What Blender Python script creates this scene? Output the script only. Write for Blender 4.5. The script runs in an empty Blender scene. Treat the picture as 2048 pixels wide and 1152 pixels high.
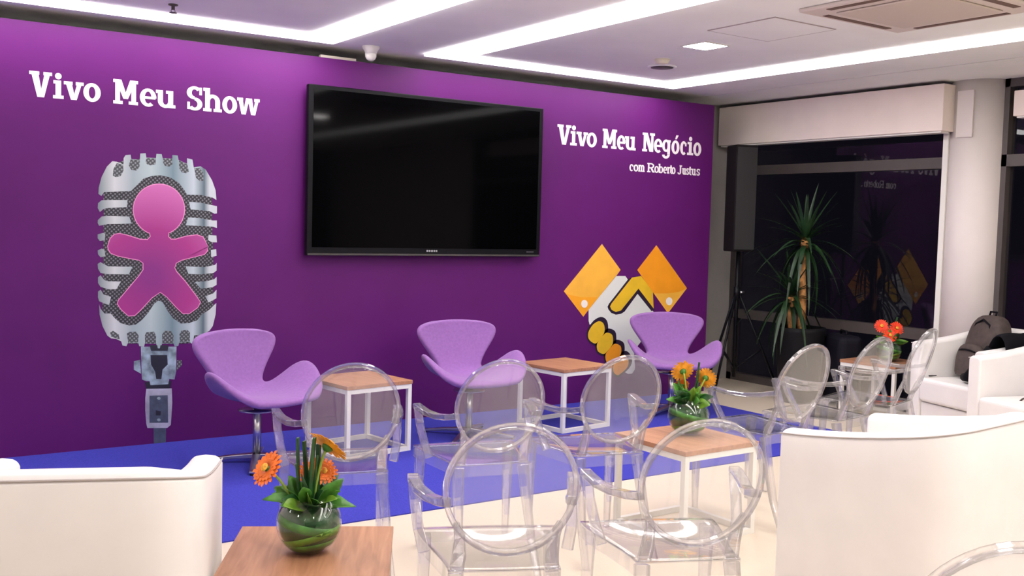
import bpy, bmesh, math, random
from mathutils import Vector, Matrix, Euler

# ------------------------------------------------------------------ camera
scene = bpy.context.scene
COL = scene.collection
YAW, PITCH, ROLL = 0.5983, -0.0618, 0.0264
_f = Vector((math.sin(YAW)*math.cos(PITCH), math.cos(YAW)*math.cos(PITCH), math.sin(PITCH)))
_r = Vector((math.cos(YAW), -math.sin(YAW), 0.0))
_u = _r.cross(_f)
_r2 = _r*math.cos(ROLL) + _u*math.sin(ROLL)
_u2 = -_r*math.sin(ROLL) + _u*math.cos(ROLL)
cam_data = bpy.data.cameras.new('camera')
cam_data.sensor_width = 36.0
cam_data.lens = 2031.0/2048.0*36.0
cam_data.clip_start = 0.05
cam = bpy.data.objects.new('camera', cam_data)
COL.objects.link(cam)
_m = Matrix((_r2, _u2, -_f)).transposed().to_4x4()
_m.translation = Vector((0.0, -6.685, 1.4835))
cam.matrix_world = _m
scene.camera = cam

# ------------------------------------------------------------------ world (night outside) and exposure
world = bpy.data.worlds.new('night')
scene.world = world
world.use_nodes = True
world.node_tree.nodes['Background'].inputs[0].default_value = (0.004, 0.0035, 0.006, 1)
world.node_tree.nodes['Background'].inputs[1].default_value = 1.0
scene.view_settings.view_transform = 'Standard'
scene.view_settings.look = 'None'
scene.view_settings.gamma = 1.0
scene.view_settings.use_curve_mapping = False
scene.view_settings.exposure = 0.17
try:
    scene.cycles.transparent_max_bounces = 28
    scene.cycles.max_bounces = 7
    scene.cycles.diffuse_bounces = 3
    scene.cycles.glossy_bounces = 3
    scene.cycles.transmission_bounces = 5
    scene.cycles.use_denoising = True
    scene.cycles.adaptive_threshold = 0.08
    scene.cycles.adaptive_min_samples = 16
    scene.cycles.caustics_reflective = False
    scene.cycles.caustics_refractive = False
except Exception:
    pass
COVE_STRENGTH = 13.0
COVE_STRENGTH_U = 9.0
LAMP_STRENGTH = 130.0
LAMP_WATTS = 20.0
COVE_COLOR = (1.0, 0.955, 0.93)
# unseen further downlights on an assumed grid, added to brighten floor and seats
for _x, _y in ((4.86, -4.75), (4.86, -7.75), (0.9, -2.3), (0.9, -5.0), (0.9, -7.75), (-1.9, -2.3), (-1.9, -5.0), (-1.9, -7.75)):
    _l = bpy.data.lights.new('unseen_downlight', 'AREA'); _l.shape = 'SQUARE'; _l.size = 0.2
    _l.energy = LAMP_WATTS; _l.color = (1.0, 0.95, 0.93)
    _o = bpy.data.objects.new('unseen_downlight', _l); COL.objects.link(_o); _o.location = (_x, _y, 2.698)

# ------------------------------------------------------------------ helpers
def nt(name):
    m = bpy.data.materials.new(name); m.use_nodes = True
    t = m.node_tree
    for n in list(t.nodes): t.nodes.remove(n)
    out = t.nodes.new('ShaderNodeOutputMaterial')
    return m, t, out

def mat(name, col, rough=0.5, metal=0.0, noise=0.0, nscale=20.0, bump=0.0, bscale=80.0, spec=0.5, sheen=0.0, stretch=None, col2=None):
    m, t, out = nt(name)
    b = t.nodes.new('ShaderNodeBsdfPrincipled')
    t.links.new(b.outputs[0], out.inputs[0])
    b.inputs['Base Color'].default_value = (*col, 1)
    b.inputs['Roughness'].default_value = rough
    b.inputs['Metallic'].default_value = metal
    b.inputs['Specular IOR Level'].default_value = spec
    if sheen: b.inputs['Sheen Weight'].default_value = sheen
    if noise or col2 or bump:
        tc = t.nodes.new('ShaderNodeTexCoord'); mp = t.nodes.new('ShaderNodeMapping')
        t.links.new(tc.outputs['Object'], mp.inputs[0])
        if stretch: mp.inputs['Scale'].default_value = stretch
    if noise or col2:
        n = t.nodes.new('ShaderNodeTexNoise'); n.inputs['Scale'].default_value = nscale
        n.inputs['Detail'].default_value = 5.0
        t.links.new(mp.outputs[0], n.inputs['Vector'])
        r = t.nodes.new('ShaderNodeValToRGB')
        c2 = col2 if col2 else tuple(max(0, c*(1-noise)) for c in col)
        c1 = col if col2 else tuple(min(1, c*(1+noise)) for c in col)
        r.color_ramp.elements[0].color = (*c2, 1); r.color_ramp.elements[1].color = (*c1, 1)
        r.color_ramp.elements[0].position = 0.35; r.color_ramp.elements[1].position = 0.65
        t.links.new(n.outputs[0], r.inputs[0]); t.links.new(r.outputs[0], b.inputs['Base Color'])
    if bump:
        n2 = t.nodes.new('ShaderNodeTexNoise'); n2.inputs['Scale'].default_value = bscale
        t.links.new(mp.outputs[0], n2.inputs['Vector'])
        bp = t.nodes.new('ShaderNodeBump'); bp.inputs['Strength'].default_value = bump; bp.inputs['Distance'].default_value = 0.002
        t.links.new(n2.outputs[0], bp.inputs['Height']); t.links.new(bp.outputs[0], b.inputs['Normal'])
    return m

def emit(name, col, s):
    m, t, out = nt(name)
    e = t.nodes.new('ShaderNodeEmission'); e.inputs[0].default_value = (*col, 1); e.inputs[1].default_value = s
    t.links.new(e.outputs[0], out.inputs[0]); return m

def clear(name, tint=(0.97, 0.97, 0.97), ior=1.5, rough=0.02, haze=0.0, hcol=(0.9, 0.9, 0.9), refr=0.0):
    """clear plastic / pane: Fresnel reflection over straight transmission, with a little body haze"""
    m, t, out = nt(name)
    tr = t.nodes.new('ShaderNodeBsdfTransparent'); tr.inputs[0].default_value = (*tint, 1)
    gl = t.nodes.new('ShaderNodeBsdfGlossy'); gl.inputs['Roughness'].default_value = rough
    gl.inputs['Color'].default_value = (1, 1, 1, 1)
    fr = t.nodes.new('ShaderNodeFresnel'); fr.inputs[0].default_value = ior
    # same reflectance on entering and leaving the sheet
    ge = t.nodes.new('ShaderNodeNewGeometry'); mi = t.nodes.new('ShaderNodeMix'); mi.data_type = 'FLOAT'
    t.links.new(ge.outputs['Backfacing'], mi.inputs[0]); mi.inputs[2].default_value = ior; mi.inputs[3].default_value = 1.0/ior
    t.links.new(mi.outputs[0], fr.inputs[0])
    body = tr.outputs[0]
    if refr:
        rf = t.nodes.new('ShaderNodeBsdfRefraction'); rf.inputs['IOR'].default_value = ior; rf.inputs['Roughness'].default_value = 0.0
        rf.inputs['Color'].default_value = (*tint, 1)
        mr = t.nodes.new('ShaderNodeMixShader'); mr.inputs[0].default_value = refr
        t.links.new(body, mr.inputs[1]); t.links.new(rf.outputs[0], mr.inputs[2]); body = mr.outputs[0]
    if haze:
        d = t.nodes.new('ShaderNodeBsdfDiffuse'); d.inputs[0].default_value = (*hcol, 1)
        tl = t.nodes.new('ShaderNodeBsdfTranslucent'); tl.inputs[0].default_value = (*hcol, 1)
        ad = t.nodes.new('ShaderNodeMixShader'); ad.inputs[0].default_value = 0.5
        t.links.new(d.outputs[0], ad.inputs[1]); t.links.new(tl.outputs[0], ad.inputs[2])
        mh = t.nodes.new('ShaderNodeMixShader'); mh.inputs[0].default_value = haze
        t.links.new(body, mh.inputs[1]); t.links.new(ad.outputs[0], mh.inputs[2]); body = mh.outputs[0]
    mx = t.nodes.new('ShaderNodeMixShader')
    t.links.new(fr.outputs[0], mx.inputs[0]); t.links.new(body, mx.inputs[1]); t.links.new(gl.outputs[0], mx.inputs[2])
    t.links.new(mx.outputs[0], out.inputs[0])
    return m

class MB:
    """mesh builder: collects shapes into one mesh"""
    def __init__(s): s.v = []; s.f = []; s.sm = []
    def add(s, vs, fs, smooth=False):
        o = len(s.v); s.v += [tuple(v) for v in vs]
        for f in fs: s.f.append(tuple(i+o for i in f)); s.sm.append(smooth)
    def box(s, x0, x1, y0, y1, z0, z1):
        s.add([(x0,y0,z0),(x1,y0,z0),(x1,y1,z0),(x0,y1,z0),(x0,y0,z1),(x1,y0,z1),(x1,y1,z1),(x0,y1,z1)],
              [(0,3,2,1),(4,5,6,7),(0,1,5,4),(1,2,6,5),(2,3,7,6),(3,0,4,7)])
        return s
    def sweep(s, pts, secs, up=(0,0,1), smooth=False):
        """rectangular section (w,h) swept along pts"""
        pts = [Vector(p) for p in pts]; n = len(pts); vs = []; up = Vector(up)
        for i, p in enumerate(pts):
            t = (pts[min(i+1,n-1)]-pts[max(i-1,0)]).normalized()
            a = t.cross(up)
            if a.length < 1e-4: a = t.cross(Vector((0,1,0)))
            a.normalize(); b = a.cross(t).normalized()
            w, h = secs[i] if isinstance(secs, list) else secs
            for sx, sy in ((-1,-1),(1,-1),(1,1),(-1,1)): vs.append(p+a*sx*w/2+b*sy*h/2)
        fs = [(0,1,2,3), tuple(4*(n-1)+k for k in (3,2,1,0))]
        for i in range(n-1):
            for k in range(4): fs.append((4*i+k, 4*i+4+k, 4*i+4+(k+1)%4, 4*i+(k+1)%4))
        s.add(vs, fs, smooth); return s
    def tube(s, pts, r, seg=8, closed=False, smooth=True):
        pts = [Vector(p) for p in pts]; n = len(pts); vs = []; last = None
        for i, p in enumerate(pts):
            if closed: t = (pts[(i+1)%n]-pts[i-1]).normalized()
            else: t = (pts[min(i+1,n-1)]-pts[max(i-1,0)]).normalized()
            if last is None:
                a = t.cross(Vector((0,0,1)))
                if a.length < 1e-3: a = t.cross(Vector((0,1,0)))
            else: a = last-t*last.dot(t)
            a.normalize(); last = a; b = t.cross(a)
            rr = r[i] if isinstance(r, (list, tuple)) else r
            for k in range(seg):
                q = 2*math.pi*k/seg; vs.append(p+a*math.cos(q)*rr+b*math.sin(q)*rr)
        fs = []
        for i in range(n if closed else n-1):
            j = (i+1)%n
            for k in range(seg): fs.append((seg*i+k, seg*i+(k+1)%seg, seg*j+(k+1)%seg, seg*j+k))
        if not closed: fs += [tuple(range(seg-1,-1,-1)), tuple(seg*(n-1)+k for k in range(seg))]
        s.add(vs, fs, smooth); return s
    def lathe(s, prof, seg=24, c=(0,0,0), smooth=True):
        vs = []; n = len(prof)
        for r, z in prof:
            for k in range(seg):
                q = 2*math.pi*k/seg; vs.append((c[0]+r*math.cos(q), c[1]+r*math.sin(q), c[2]+z))
        fs = []
        for i in range(n-1):
            for k in range(seg): fs.append((seg*i+k, seg*i+(k+1)%seg, seg*(i+1)+(k+1)%seg, seg*(i+1)+k))
        if prof[0][0] > 1e-5: fs.append(tuple(range(seg-1,-1,-1)))
        if prof[-1][0] > 1e-5: fs.append(tuple(seg*(n-1)+k for k in range(seg)))
        s.add(vs, fs, smooth); return s
    def grid(s, rows, smooth=True, closed_u=False):
        n = len(rows); m = len(rows[0]); vs = [p for r in rows for p in r]; fs = []
        for i in range(n-1):
            for k in range(m if closed_u else m-1): fs.append((m*i+k, m*i+(k+1)%m, m*(i+1)+(k+1)%m, m*(i+1)+k))
        s.add(vs, fs, smooth); return s
    def poly(s, pts):
        s.add(pts, [tuple(range(len(pts)))]); return s
    def mesh(s, name, material, recalc=True, tri=False):
        me = bpy.data.meshes.new(name)
        me.from_pydata(s.v, [], s.f)
        for p, q in zip(me.polygons, s.sm): p.use_smooth = q
        if recalc or tri:
            bm = bmesh.new(); bm.from_mesh(me)
            if recalc: bmesh.ops.recalc_face_normals(bm, faces=bm.faces)
            if tri: bmesh.ops.triangulate(bm, faces=bm.faces)
            bm.to_mesh(me); bm.free()
        if material: me.materials.append(material)
        return me
    def obj(s, name, material, parent=None, bevel=0.0, subsurf=0, solid=0.0, recalc=True, tri=False, segs=2, offset=-1.0):
        o = bpy.data.objects.new(name, s.mesh(name, material, recalc, tri))
        COL.objects.link(o)
        if parent: o.parent = parent
        if solid:
            md = o.modifiers.new('solid', 'SOLIDIFY'); md.thickness = solid; md.offset = offset
        if bevel:
            md = o.modifiers.new('bevel', 'BEVEL'); md.width = bevel; md.segments = segs; md.limit_method = 'ANGLE'
            md.angle_limit = math.radians(40)
        if subsurf:
            md = o.modifiers.new('sub', 'SUBSURF'); md.levels = subsurf; md.render_levels = subsurf
        return o

def box_obj(name, m, x0, x1, y0, y1, z0, z1, parent=None, bevel=0.0, segs=2):
    return MB().box(x0, x1, y0, y1, z0, z1).obj(name, m, parent, bevel=bevel, segs=segs)

def tag(o, label, cat, group=None):
    o['label'] = label; o['category'] = cat
    if group: o['group'] = group
    return o

def struct(o):
    o['kind'] = 'structure'; return o

def thing(name, label, cat, loc=(0,0,0), heading=0.0, group=None):
    o = bpy.data.objects.new(name, None); COL.objects.link(o)
    o.empty_display_size = 0.1
    o.location = loc; o.rotation_euler = (0, 0, -heading)
    return tag(o, label, cat, group)

def dup(root, loc, heading, label):
    r = root.copy(); COL.objects.link(r); r.location = loc; r.rotation_euler = (0, 0, -heading); r['label'] = label
    for ch in list(root.children):
        q = ch.copy(); COL.objects.link(q); q.parent = r
        for g in list(ch.children):
            d = g.copy(); COL.objects.link(d); d.parent = q
    return r

D = math.radians

# ------------------------------------------------------------------ materials
M_ceil = mat('ceiling_paint', (0.92, 0.935, 0.915), 0.85, noise=0.02, nscale=3)
M_wallw = mat('white_wall_paint', (0.80, 0.74, 0.72), 0.8, noise=0.02, nscale=4)
M_wallg = mat('grey_wall_paint', (0.42, 0.40, 0.37), 0.85, noise=0.04, nscale=5)
M_rear = mat('dark_rear_wall', (0.05, 0.048, 0.05), 0.8, noise=0.1, nscale=2)
M_floor = mat('cream_floor', (0.70, 0.60, 0.485), 0.35, noise=0.02, nscale=2.0, bump=0.02, bscale=40, spec=0.3)
M_carpet = mat('blue_carpet', (0.050, 0.050, 0.38), 0.95, noise=0.22, nscale=260, bump=0.5, bscale=420, spec=0.1)
M_purple = mat('purple_print', (0.106, 0.0093, 0.131), 0.5, noise=0.05, nscale=2.2, spec=0.2)
M_cove = emit('cove_diffuser', COVE_COLOR, COVE_STRENGTH)
M_cove_u = emit('cove_diffuser_u', COVE_COLOR, COVE_STRENGTH_U)
M_lamp = emit('downlight_diffuser', (1.0, 0.95, 0.93), LAMP_STRENGTH)
M_black = mat('black_plastic', (0.004, 0.004, 0.006), 0.4, spec=0.15)
M_screen = mat('screen_glass', (0.001, 0.001, 0.0013), 0.06, spec=0.045)
M_dark = mat('dark_void', (0.01, 0.01, 0.013), 0.9)
M_grey = mat('grey_frame', (0.085, 0.070, 0.068), 0.5, noise=0.05, nscale=6)
M_white = mat('white_lacquer', (0.78, 0.76, 0.72), 0.35)
M_whitew = mat('white_plaster', (0.72, 0.655, 0.63), 0.75, noise=0.02, nscale=5)
M_box = mat('blind_fabric', (0.88, 0.77, 0.71), 0.8, noise=0.02, nscale=5)
M_leather = mat('white_leather', (0.79, 0.755, 0.745), 0.5, noise=0.015, nscale=8, bump=0.04, bscale=200, spec=0.35)
M_seam = mat('leather_seam', (0.45, 0.40, 0.39), 0.6)
M_lilac = mat('lilac_fabric', (0.27, 0.125, 0.37), 0.9, noise=0.06, nscale=60, bump=0.15, bscale=500, spec=0.15, sheen=0.15)
M_chrome = mat('brushed_steel', (0.55, 0.55, 0.57), 0.28, metal=1.0)
M_ghost = clear('clear_polycarbonate', (0.975, 0.975, 0.98), 1.5, 0.03, haze=0.055)
M_ghost_t = clear('clear_polycarbonate_thick', (0.95, 0.945, 0.96), 1.5, 0.04, haze=0.08, refr=0.35)
M_glass = clear('window_pane', (0.90, 0.90, 0.92), 1.33, 0.0)
M_bowl = clear('vase_glass', (0.93, 0.96, 0.94), 1.5, 0.0)
M_leafd = mat('dark_leaf', (0.012, 0.065, 0.012), 0.45, noise=0.4, nscale=18)
M_leafm = mat('green_leaf', (0.055, 0.20, 0.020), 0.45, noise=0.35, nscale=25)
M_leafl = mat('light_leaf', (0.13, 0.27, 0.02), 0.45, noise=0.3, nscale=15)
M_stem = mat('flower_stem', (0.28, 0.40, 0.05), 0.5)
M_orange = mat('orange_petals', (0.90, 0.17, 0.012), 0.55, noise=0.25, nscale=30)
M_yel = mat('amber_petals', (0.88, 0.33, 0.02), 0.55, noise=0.25, nscale=30)
M_redp = mat('red_petals', (0.85, 0.05, 0.010), 0.55, noise=0.25, nscale=30)
M_core = mat('flower_core', (0.75, 0.35, 0.03), 0.7, noise=0.3, nscale=120)
M_trunk = mat('yucca_bark', (0.62, 0.30, 0.10), 0.85, noise=0.4, nscale=25, bump=0.6, bscale=50)
M_pot = mat('dark_pot', (0.005, 0.005, 0.006), 0.6, spec=0.2)
M_yucca = mat('yucca_leaf', (0.009, 0.036, 0.009), 0.45, noise=0.35, nscale=8)
M_bag = mat('grey_brown_nylon', (0.06, 0.042, 0.038), 0.75, noise=0.2, nscale=20, bump=0.2, bscale=300)
M_bagk = mat('black_nylon', (0.006, 0.0055, 0.008), 0.8, bump=0.2, bscale=300, spec=0.12)
M_sign = mat('white_print', (0.88, 0.80, 0.84), 0.5)

def wood():
    m, t, out = nt('walnut_veneer')
    b = t.nodes.new('ShaderNodeBsdfPrincipled'); t.links.new(b.outputs[0], out.inputs[0])
    tc = t.nodes.new('ShaderNodeTexCoord'); mp = t.nodes.new('ShaderNodeMapping')
    mp.inputs['Scale'].default_value = (13.0, 1.1, 13.0)
    n = t.nodes.new('ShaderNodeTexNoise'); n.inputs['Scale'].default_value = 3.5; n.inputs['Detail'].default_value = 6
    n.inputs['Distortion'].default_value = 0.6
    r = t.nodes.new('ShaderNodeValToRGB')
    r.color_ramp.elements[0].color = (0.33, 0.145, 0.075, 1); r.color_ramp.elements[0].position = 0.3
    r.color_ramp.elements[1].color = (0.50, 0.245, 0.135, 1); r.color_ramp.elements[1].position = 0.7
    t.links.new(tc.outputs['Object'], mp.inputs[0]); t.links.new(mp.outputs[0], n.inputs['Vector'])
    t.links.new(n.outputs[0], r.inputs[0]); t.links.new(r.outputs[0], b.inputs['Base Color'])
    b.inputs['Roughness'].default_value = 0.42
    return m
M_wood = wood()

# ------------------------------------------------------------------ the room
HC = 2.704
XL, XR, YB, YR = -4.0, 7.60, 0.50, -10.5
struct(box_obj('floor', M_floor, XL, XR+0.2, YR, YB, -0.10, 0.0))
carpet = struct(box_obj('floor_carpet', M_carpet, XL, 6.3, -2.195, 0.0, 0.0, 0.006))

# ceiling with the cove slots cut out of it
slots = [(XL, 2.921, -0.353, -0.149), (2.683, 2.921, YR, -0.149),
         (3.629, 6.079, -0.353, -0.149), (3.629, 3.904, YR, -0.149), (5.807, 6.079, YR, -0.149),
         (6.700, 6.716, YR, YB)]
xs = sorted(set([XL, XR] + [s[0] for s in slots] + [s[1] for s in slots if s[1] <= XR]))
ys = sorted(set([YR, YB] + [s[2] for s in slots] + [s[3] for s in slots]))
cb = MB()
for i in range(len(xs)-1):
    for j in range(len(ys)-1):
        cx, cy = (xs[i]+xs[i+1])/2, (ys[j]+ys[j+1])/2
        if any(a < cx < b and e < cy < d for a, b, e, d in slots): continue
        cb.box(xs[i], xs[i+1], ys[j], ys[j+1], HC, HC+0.05)
cb.box(XL, XR, YR, YB, HC+0.052, HC+0.09)
struct(cb.obj('ceiling', M_ceil))
zc0, zc1 = HC-0.016, HC+0.05
b = MB().box(XL, 2.683, -0.351, -0.151, zc0, zc1).box(2.685, 2.919, YR, -0.151, zc0, zc1)
tag(b.obj('cove_light', M_cove), 'bright white L-shaped recessed ceiling light running past the left lettering', 'ceiling light', 'recessed ceiling light strips')
b = MB().box(3.904, 5.807, -0.351, -0.151, zc0, zc1).box(3.631, 3.902, YR, -0.151, zc0, zc1).box(5.809, 6.077, YR, -0.151, zc0, zc1)
tag(b.obj('cove_light', M_cove_u), 'bright white U-shaped recessed ceiling light above the television and window side', 'ceiling light', 'recessed ceiling light strips')

struct(box_obj('wall_back', M_wallg, XL, XR, YB, YB+0.1, 0, HC+0.1))
struct(box_obj('wall_left', M_wallw, XL-0.1, XL, YR, YB, 0, HC+0.1))
struct(box_obj('wall_rear', M_rear, XL, XR, YR-0.1, YR, 0, HC+0.1))

# window wall: frames and panes
def window(name, y0, y1):
    b = MB()
    for z0, z1 in ((0.0, 0.07), (0.62, 0.71), (2.035, 2.125), (2.64, HC)):
        b.box(7.54, 7.64, y1, y0, z0, z1)
    for y in (y0-0.03, y1+0.03): b.box(7.54, 7.64, y-0.03, y+0.03, 0, HC)
    w = struct(b.obj(name, M_grey))
    for z0, z1 in ((0.07, 0.62), (0.71, 2.035), (2.125, 2.64)):
        box_obj('pane', M_glass, 7.600, 7.601, y1+0.06, y0-0.06, z0, z1, parent=w)
    return w
window('window_1', 0.50, -1.86)
window('window_2', -2.26, -5.6)
struct(box_obj('wall_right', M_wallw, XR, XR+0.1, YR, -5.6, 0, HC))
MBt = MB().box(7.42, 7.50, -1.90, -1.855, 0, 2.36)
struct(MBt.obj('trim_1', M_white))

# round column with a cover plate
colm = struct(MB().lathe([(0.226, 0.0), (0.226, HC)], 40, (7.60, -2.06, 0)).obj('wall_column', M_whitew, recalc=True))
box_obj('cover_plate', M_whitew, 7.366, 7.380, -2.13, -1.995, 2.26, 2.62, parent=colm)

# blind housings
bh = thing('blind_housing', 'long white boxed blind housing above the dark window', 'blind', (7.25, 0.45, 2.31))
box_obj('housing', M_box, 0.0, 0.16, -2.40, 0.0, 0.0, 0.365, parent=bh, bevel=0.004)
box_obj('bottom_rail', M_white, 0.02, 0.12, -2.38, -0.02, -0.014, 0.0, parent=bh)
bh2 = thing('blind_housing', 'short white blind housing right of the round column', 'blind', (7.42, -2.42, 2.40))
box_obj('housing', M_box, 0.0, 0.12, -2.6, 0.0, 0.0, 0.19, parent=bh2, bevel=0.004)
box_obj('bottom_rail', M_white, 0.02, 0.10, -2.58, -0.02, -0.014, 0.0, parent=bh2)

# ------------------------------------------------------------------ ceiling fittings
def downlight(x, y, label):
    t = thing('square_downlight', label, 'ceiling light', (x, y, HC), 0, 'square recessed downlights')
    b = MB()
    s, w = 0.118, 0.016
    for a in ((-s, s, -s, -s+w), (-s, s, s-w, s), (-s, -s+w, -s+w, s-w), (s-w, s, -s+w, s-w)):
        b.box(a[0], a[1], a[2], a[3], -0.006, 0.0)
    b.obj('trim_ring', M_white, t)
    MB().box(-s+w, s-w, -s+w, s-w, -0.005, -0.001).obj('diffuser', M_lamp, t)
    return t
downlight(4.86, -1.75, 'square white recessed downlight near the ceiling hatch')
t = thing('smoke_detector', 'small pale round smoke detector on the ceiling beside the downlight', 'smoke detector', (5.02, -1.16, HC))
MB().lathe([(0.055, 0), (0.055, -0.012), (0.045, -0.03), (0.02, -0.036), (0.0, -0.036)], 20).obj('housing', mat('pale_plastic', (0.75, 0.70, 0.55), 0.5), t)
MB().lathe([(0.06, 0), (0.06, -0.004), (0.0, -0.004)], 20).obj('base', M_white, t)
t = thing('ceiling_mark', 'dark slim oval mark on the ceiling beside the corner of the light strip', 'air vent', (5.25, -0.91, HC))  # dark oval mark of unknown origin, built as a flat disc
MB().lathe([(0.11, 0), (0.11, -0.004), (0.095, -0.008), (0.0, -0.008)], 28).obj('rim', M_ceil, t)
MB().lathe([(0.085, -0.008), (0.085, -0.011), (0.0, -0.011)], 24).obj('dark_disc', M_grey, t)
# access hatch: a panel in a shadow gap
hb = thing('access_hatch', 'square flush ceiling access hatch outlined by a thin gap', 'hatch', (4.765, -2.40, HC))
MB().box(-0.268, 0.268, -0.268, 0.268, -0.004, 0.0).obj('frame', mat('hatch_gap', (0.42, 0.37, 0.37), 0.8), hb)
MB().box(-0.259, 0.259, -0.259, 0.259, -0.0045, -0.0035).obj('panel', M_ceil, hb)
# ceiling cassette air conditioner
ac = thing('air_conditioner', 'square ceiling cassette air conditioner with four slots', 'air conditioner', (4.87, -3.33, HC))
MB().box(-0.44, 0.44, -0.44, 0.44, -0.022, 0.0).obj('fascia', mat('ac_plastic', (0.70, 0.62, 0.58), 0.5), ac, bevel=0.008)
MB().box(-0.30, 0.30, -0.30, 0.30, -0.034, -0.022).obj('intake_grille', mat('ac_grille', (0.60, 0.52, 0.47), 0.6), ac, bevel=0.006)
for q in ((-0.28, 0.28, 0.365, 0.405), (-0.28, 0.28, -0.405, -0.365), (0.365, 0.405, -0.28, 0.28), (-0.405, -0.365, -0.28, 0.28)):
    MB().box(q[0], q[1], q[2], q[3], -0.025, -0.0215).obj('outlet_slot', mat('ac_slot', (0.16, 0.10, 0.08), 0.7), ac)
# sprinkler
sp = thing('sprinkler', 'small metal sprinkler head on the ceiling at upper left', 'sprinkler', (1.70, -0.64, HC))
MB().lathe([(0.028, 0), (0.028, -0.006), (0.010, -0.010), (0.010, -0.03), (0.0, -0.03)], 14).obj('body', M_grey, sp)
MB().lathe([(0.022, -0.046), (0.022, -0.049), (0.0, -0.049)], 14).tube([(0.008, 0, -0.03), (0.012, 0, -0.038), (0.006, 0, -0.047)], 0.002, 5).tube([(-0.008, 0, -0.03), (-0.012, 0, -0.038), (-0.006, 0, -0.047)], 0.002, 5).obj('deflector', M_grey, sp)
# dome camera
dc = thing('ceiling_camera', 'small white dome camera hanging from the ceiling above the television', 'camera', (3.20, -0.16, HC))
MB().lathe([(0.062, 0), (0.060, -0.012), (0.046, -0.030), (0.040, -0.05), (0.0, -0.05)], 20).obj('mount', M_white, dc)
MB().lathe([(0.040, -0.05), (0.039, -0.07), (0.030, -0.088), (0.016, -0.098), (0.0, -0.10)], 20).obj('dome', M_white, dc)

# ------------------------------------------------------------------ stage backdrop
PW, PE, PH = XL+0.02, 6.73, 2.616
bd = thing('stage_backdrop', 'tall purple printed stage backdrop with white lettering, microphone and handshake pictures', 'backdrop', (0, 0, 0))
MB().box(PW, PE, 0.0, 0.05, 0.0, PH).obj('panel', M_purple, bd)
bk = MB().box(2.90, 3.17, 0.012, 0.045, PH, PH+0.02).obj('top_bracket', mat('bracket_metal', (0.5, 0.45, 0.38), 0.5), bd)
for x in (-2.5, 0.2, 2.2, 4.4, 6.4):
    MB().box(x, x+0.05, 0.05, 0.42, 0.0, 0.05).box(x, x+0.05, 0.05, 0.09, 0.0, 2.2).obj('brace', M_grey, bd)

def metal_print():
    m, t, out = nt('printed_metal')
    b = t.nodes.new('ShaderNodeBsdfPrincipled'); t.links.new(b.outputs[0], out.inputs[0])
    tc = t.nodes.new('ShaderNodeTexCoord'); sp_ = t.nodes.new('ShaderNodeSeparateXYZ')
    t.links.new(tc.outputs['Object'], sp_.inputs[0])
    mr = t.nodes.new('ShaderNodeMapRange'); mr.inputs[1].default_value = 1.375; mr.inputs[2].default_value = 2.125
    t.links.new(sp_.outputs[0], mr.inputs[0])
    r = t.nodes.new('ShaderNodeValToRGB'); e = r.color_ramp.elements
    e[0].position = 0.0; e[0].color = (0.66, 0.69, 0.69, 1)
    e[1].position = 1.0; e[1].color = (0.54, 0.58, 0.62, 1)
    for p, c_ in ((0.06, (0.16, 0.21, 0.23)), (0.20, (0.58, 0.60, 0.62)), (0.35, (0.33, 0.40, 0.43)), (0.5, (0.42, 0.51, 0.53)), (0.68, (0.17, 0.25, 0.29)), (0.86, (0.48, 0.55, 0.60)), (0.95, (0.10, 0.15, 0.18))):
        n = e.new(p); n.color = (*c_, 1)
    t.links.new(mr.outputs[0], r.inputs[0]); t.links.new(r.outputs[0], b.inputs['Base Color'])
    b.inputs['Roughness'].default_value = 0.5; b.inputs['Specular IOR Level'].default_value = 0.25
    return m
def mesh_print(name, c1, c2):
    m, t, out = nt(name)
    b = t.nodes.new('ShaderNodeBsdfPrincipled'); t.links.new(b.outputs[0], out.inputs[0])
    tc = t.nodes.new('ShaderNodeTexCoord'); mp = t.nodes.new('ShaderNodeMapping'); mp.inputs['Rotation'].default_value = (0, 0.7, 0)
    t.links.new(tc.outputs['Object'], mp.inputs[0])
    w = t.nodes.new('ShaderNodeTexWave'); w.inputs['Scale'].default_value = 17.0; w.inputs['Distortion'].default_value = 1.0
    w2 = t.nodes.new('ShaderNodeTexWave'); w2.bands_direction = 'Z'; w2.inputs['Scale'].default_value = 17.0; w2.inputs['Distortion'].default_value = 1.0
    for q in (w, w2): t.links.new(mp.outputs[0], q.inputs['Vector'])
    mu = t.nodes.new('ShaderNodeMath'); mu.operation = 'MULTIPLY'
    t.links.new(w.outputs['Fac'], mu.inputs[0]); t.links.new(w2.outputs['Fac'], mu.inputs[1])
    r = t.nodes.new('ShaderNodeValToRGB'); r.color_ramp.elements[0].color = (*c1, 1); r.color_ramp.elements[1].color = (*c2, 1)
    t.links.new(mu.outputs[0], r.inputs[0]); t.links.new(r.outputs[0], b.inputs['Base Color'])
    b.inputs['Roughness'].default_value = 0.6
    return m
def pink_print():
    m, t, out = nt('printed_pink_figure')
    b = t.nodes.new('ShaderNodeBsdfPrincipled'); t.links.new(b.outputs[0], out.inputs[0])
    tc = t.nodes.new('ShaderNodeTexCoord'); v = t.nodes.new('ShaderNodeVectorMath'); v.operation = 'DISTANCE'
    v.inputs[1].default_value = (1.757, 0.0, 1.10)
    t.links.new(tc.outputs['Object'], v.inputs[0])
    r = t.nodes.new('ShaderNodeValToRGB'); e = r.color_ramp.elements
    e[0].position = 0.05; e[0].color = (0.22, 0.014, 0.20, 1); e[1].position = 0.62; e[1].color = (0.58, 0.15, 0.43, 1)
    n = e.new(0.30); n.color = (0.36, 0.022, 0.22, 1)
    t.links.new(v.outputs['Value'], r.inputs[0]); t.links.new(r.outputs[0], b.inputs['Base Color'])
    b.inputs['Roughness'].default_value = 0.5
    return m
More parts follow.
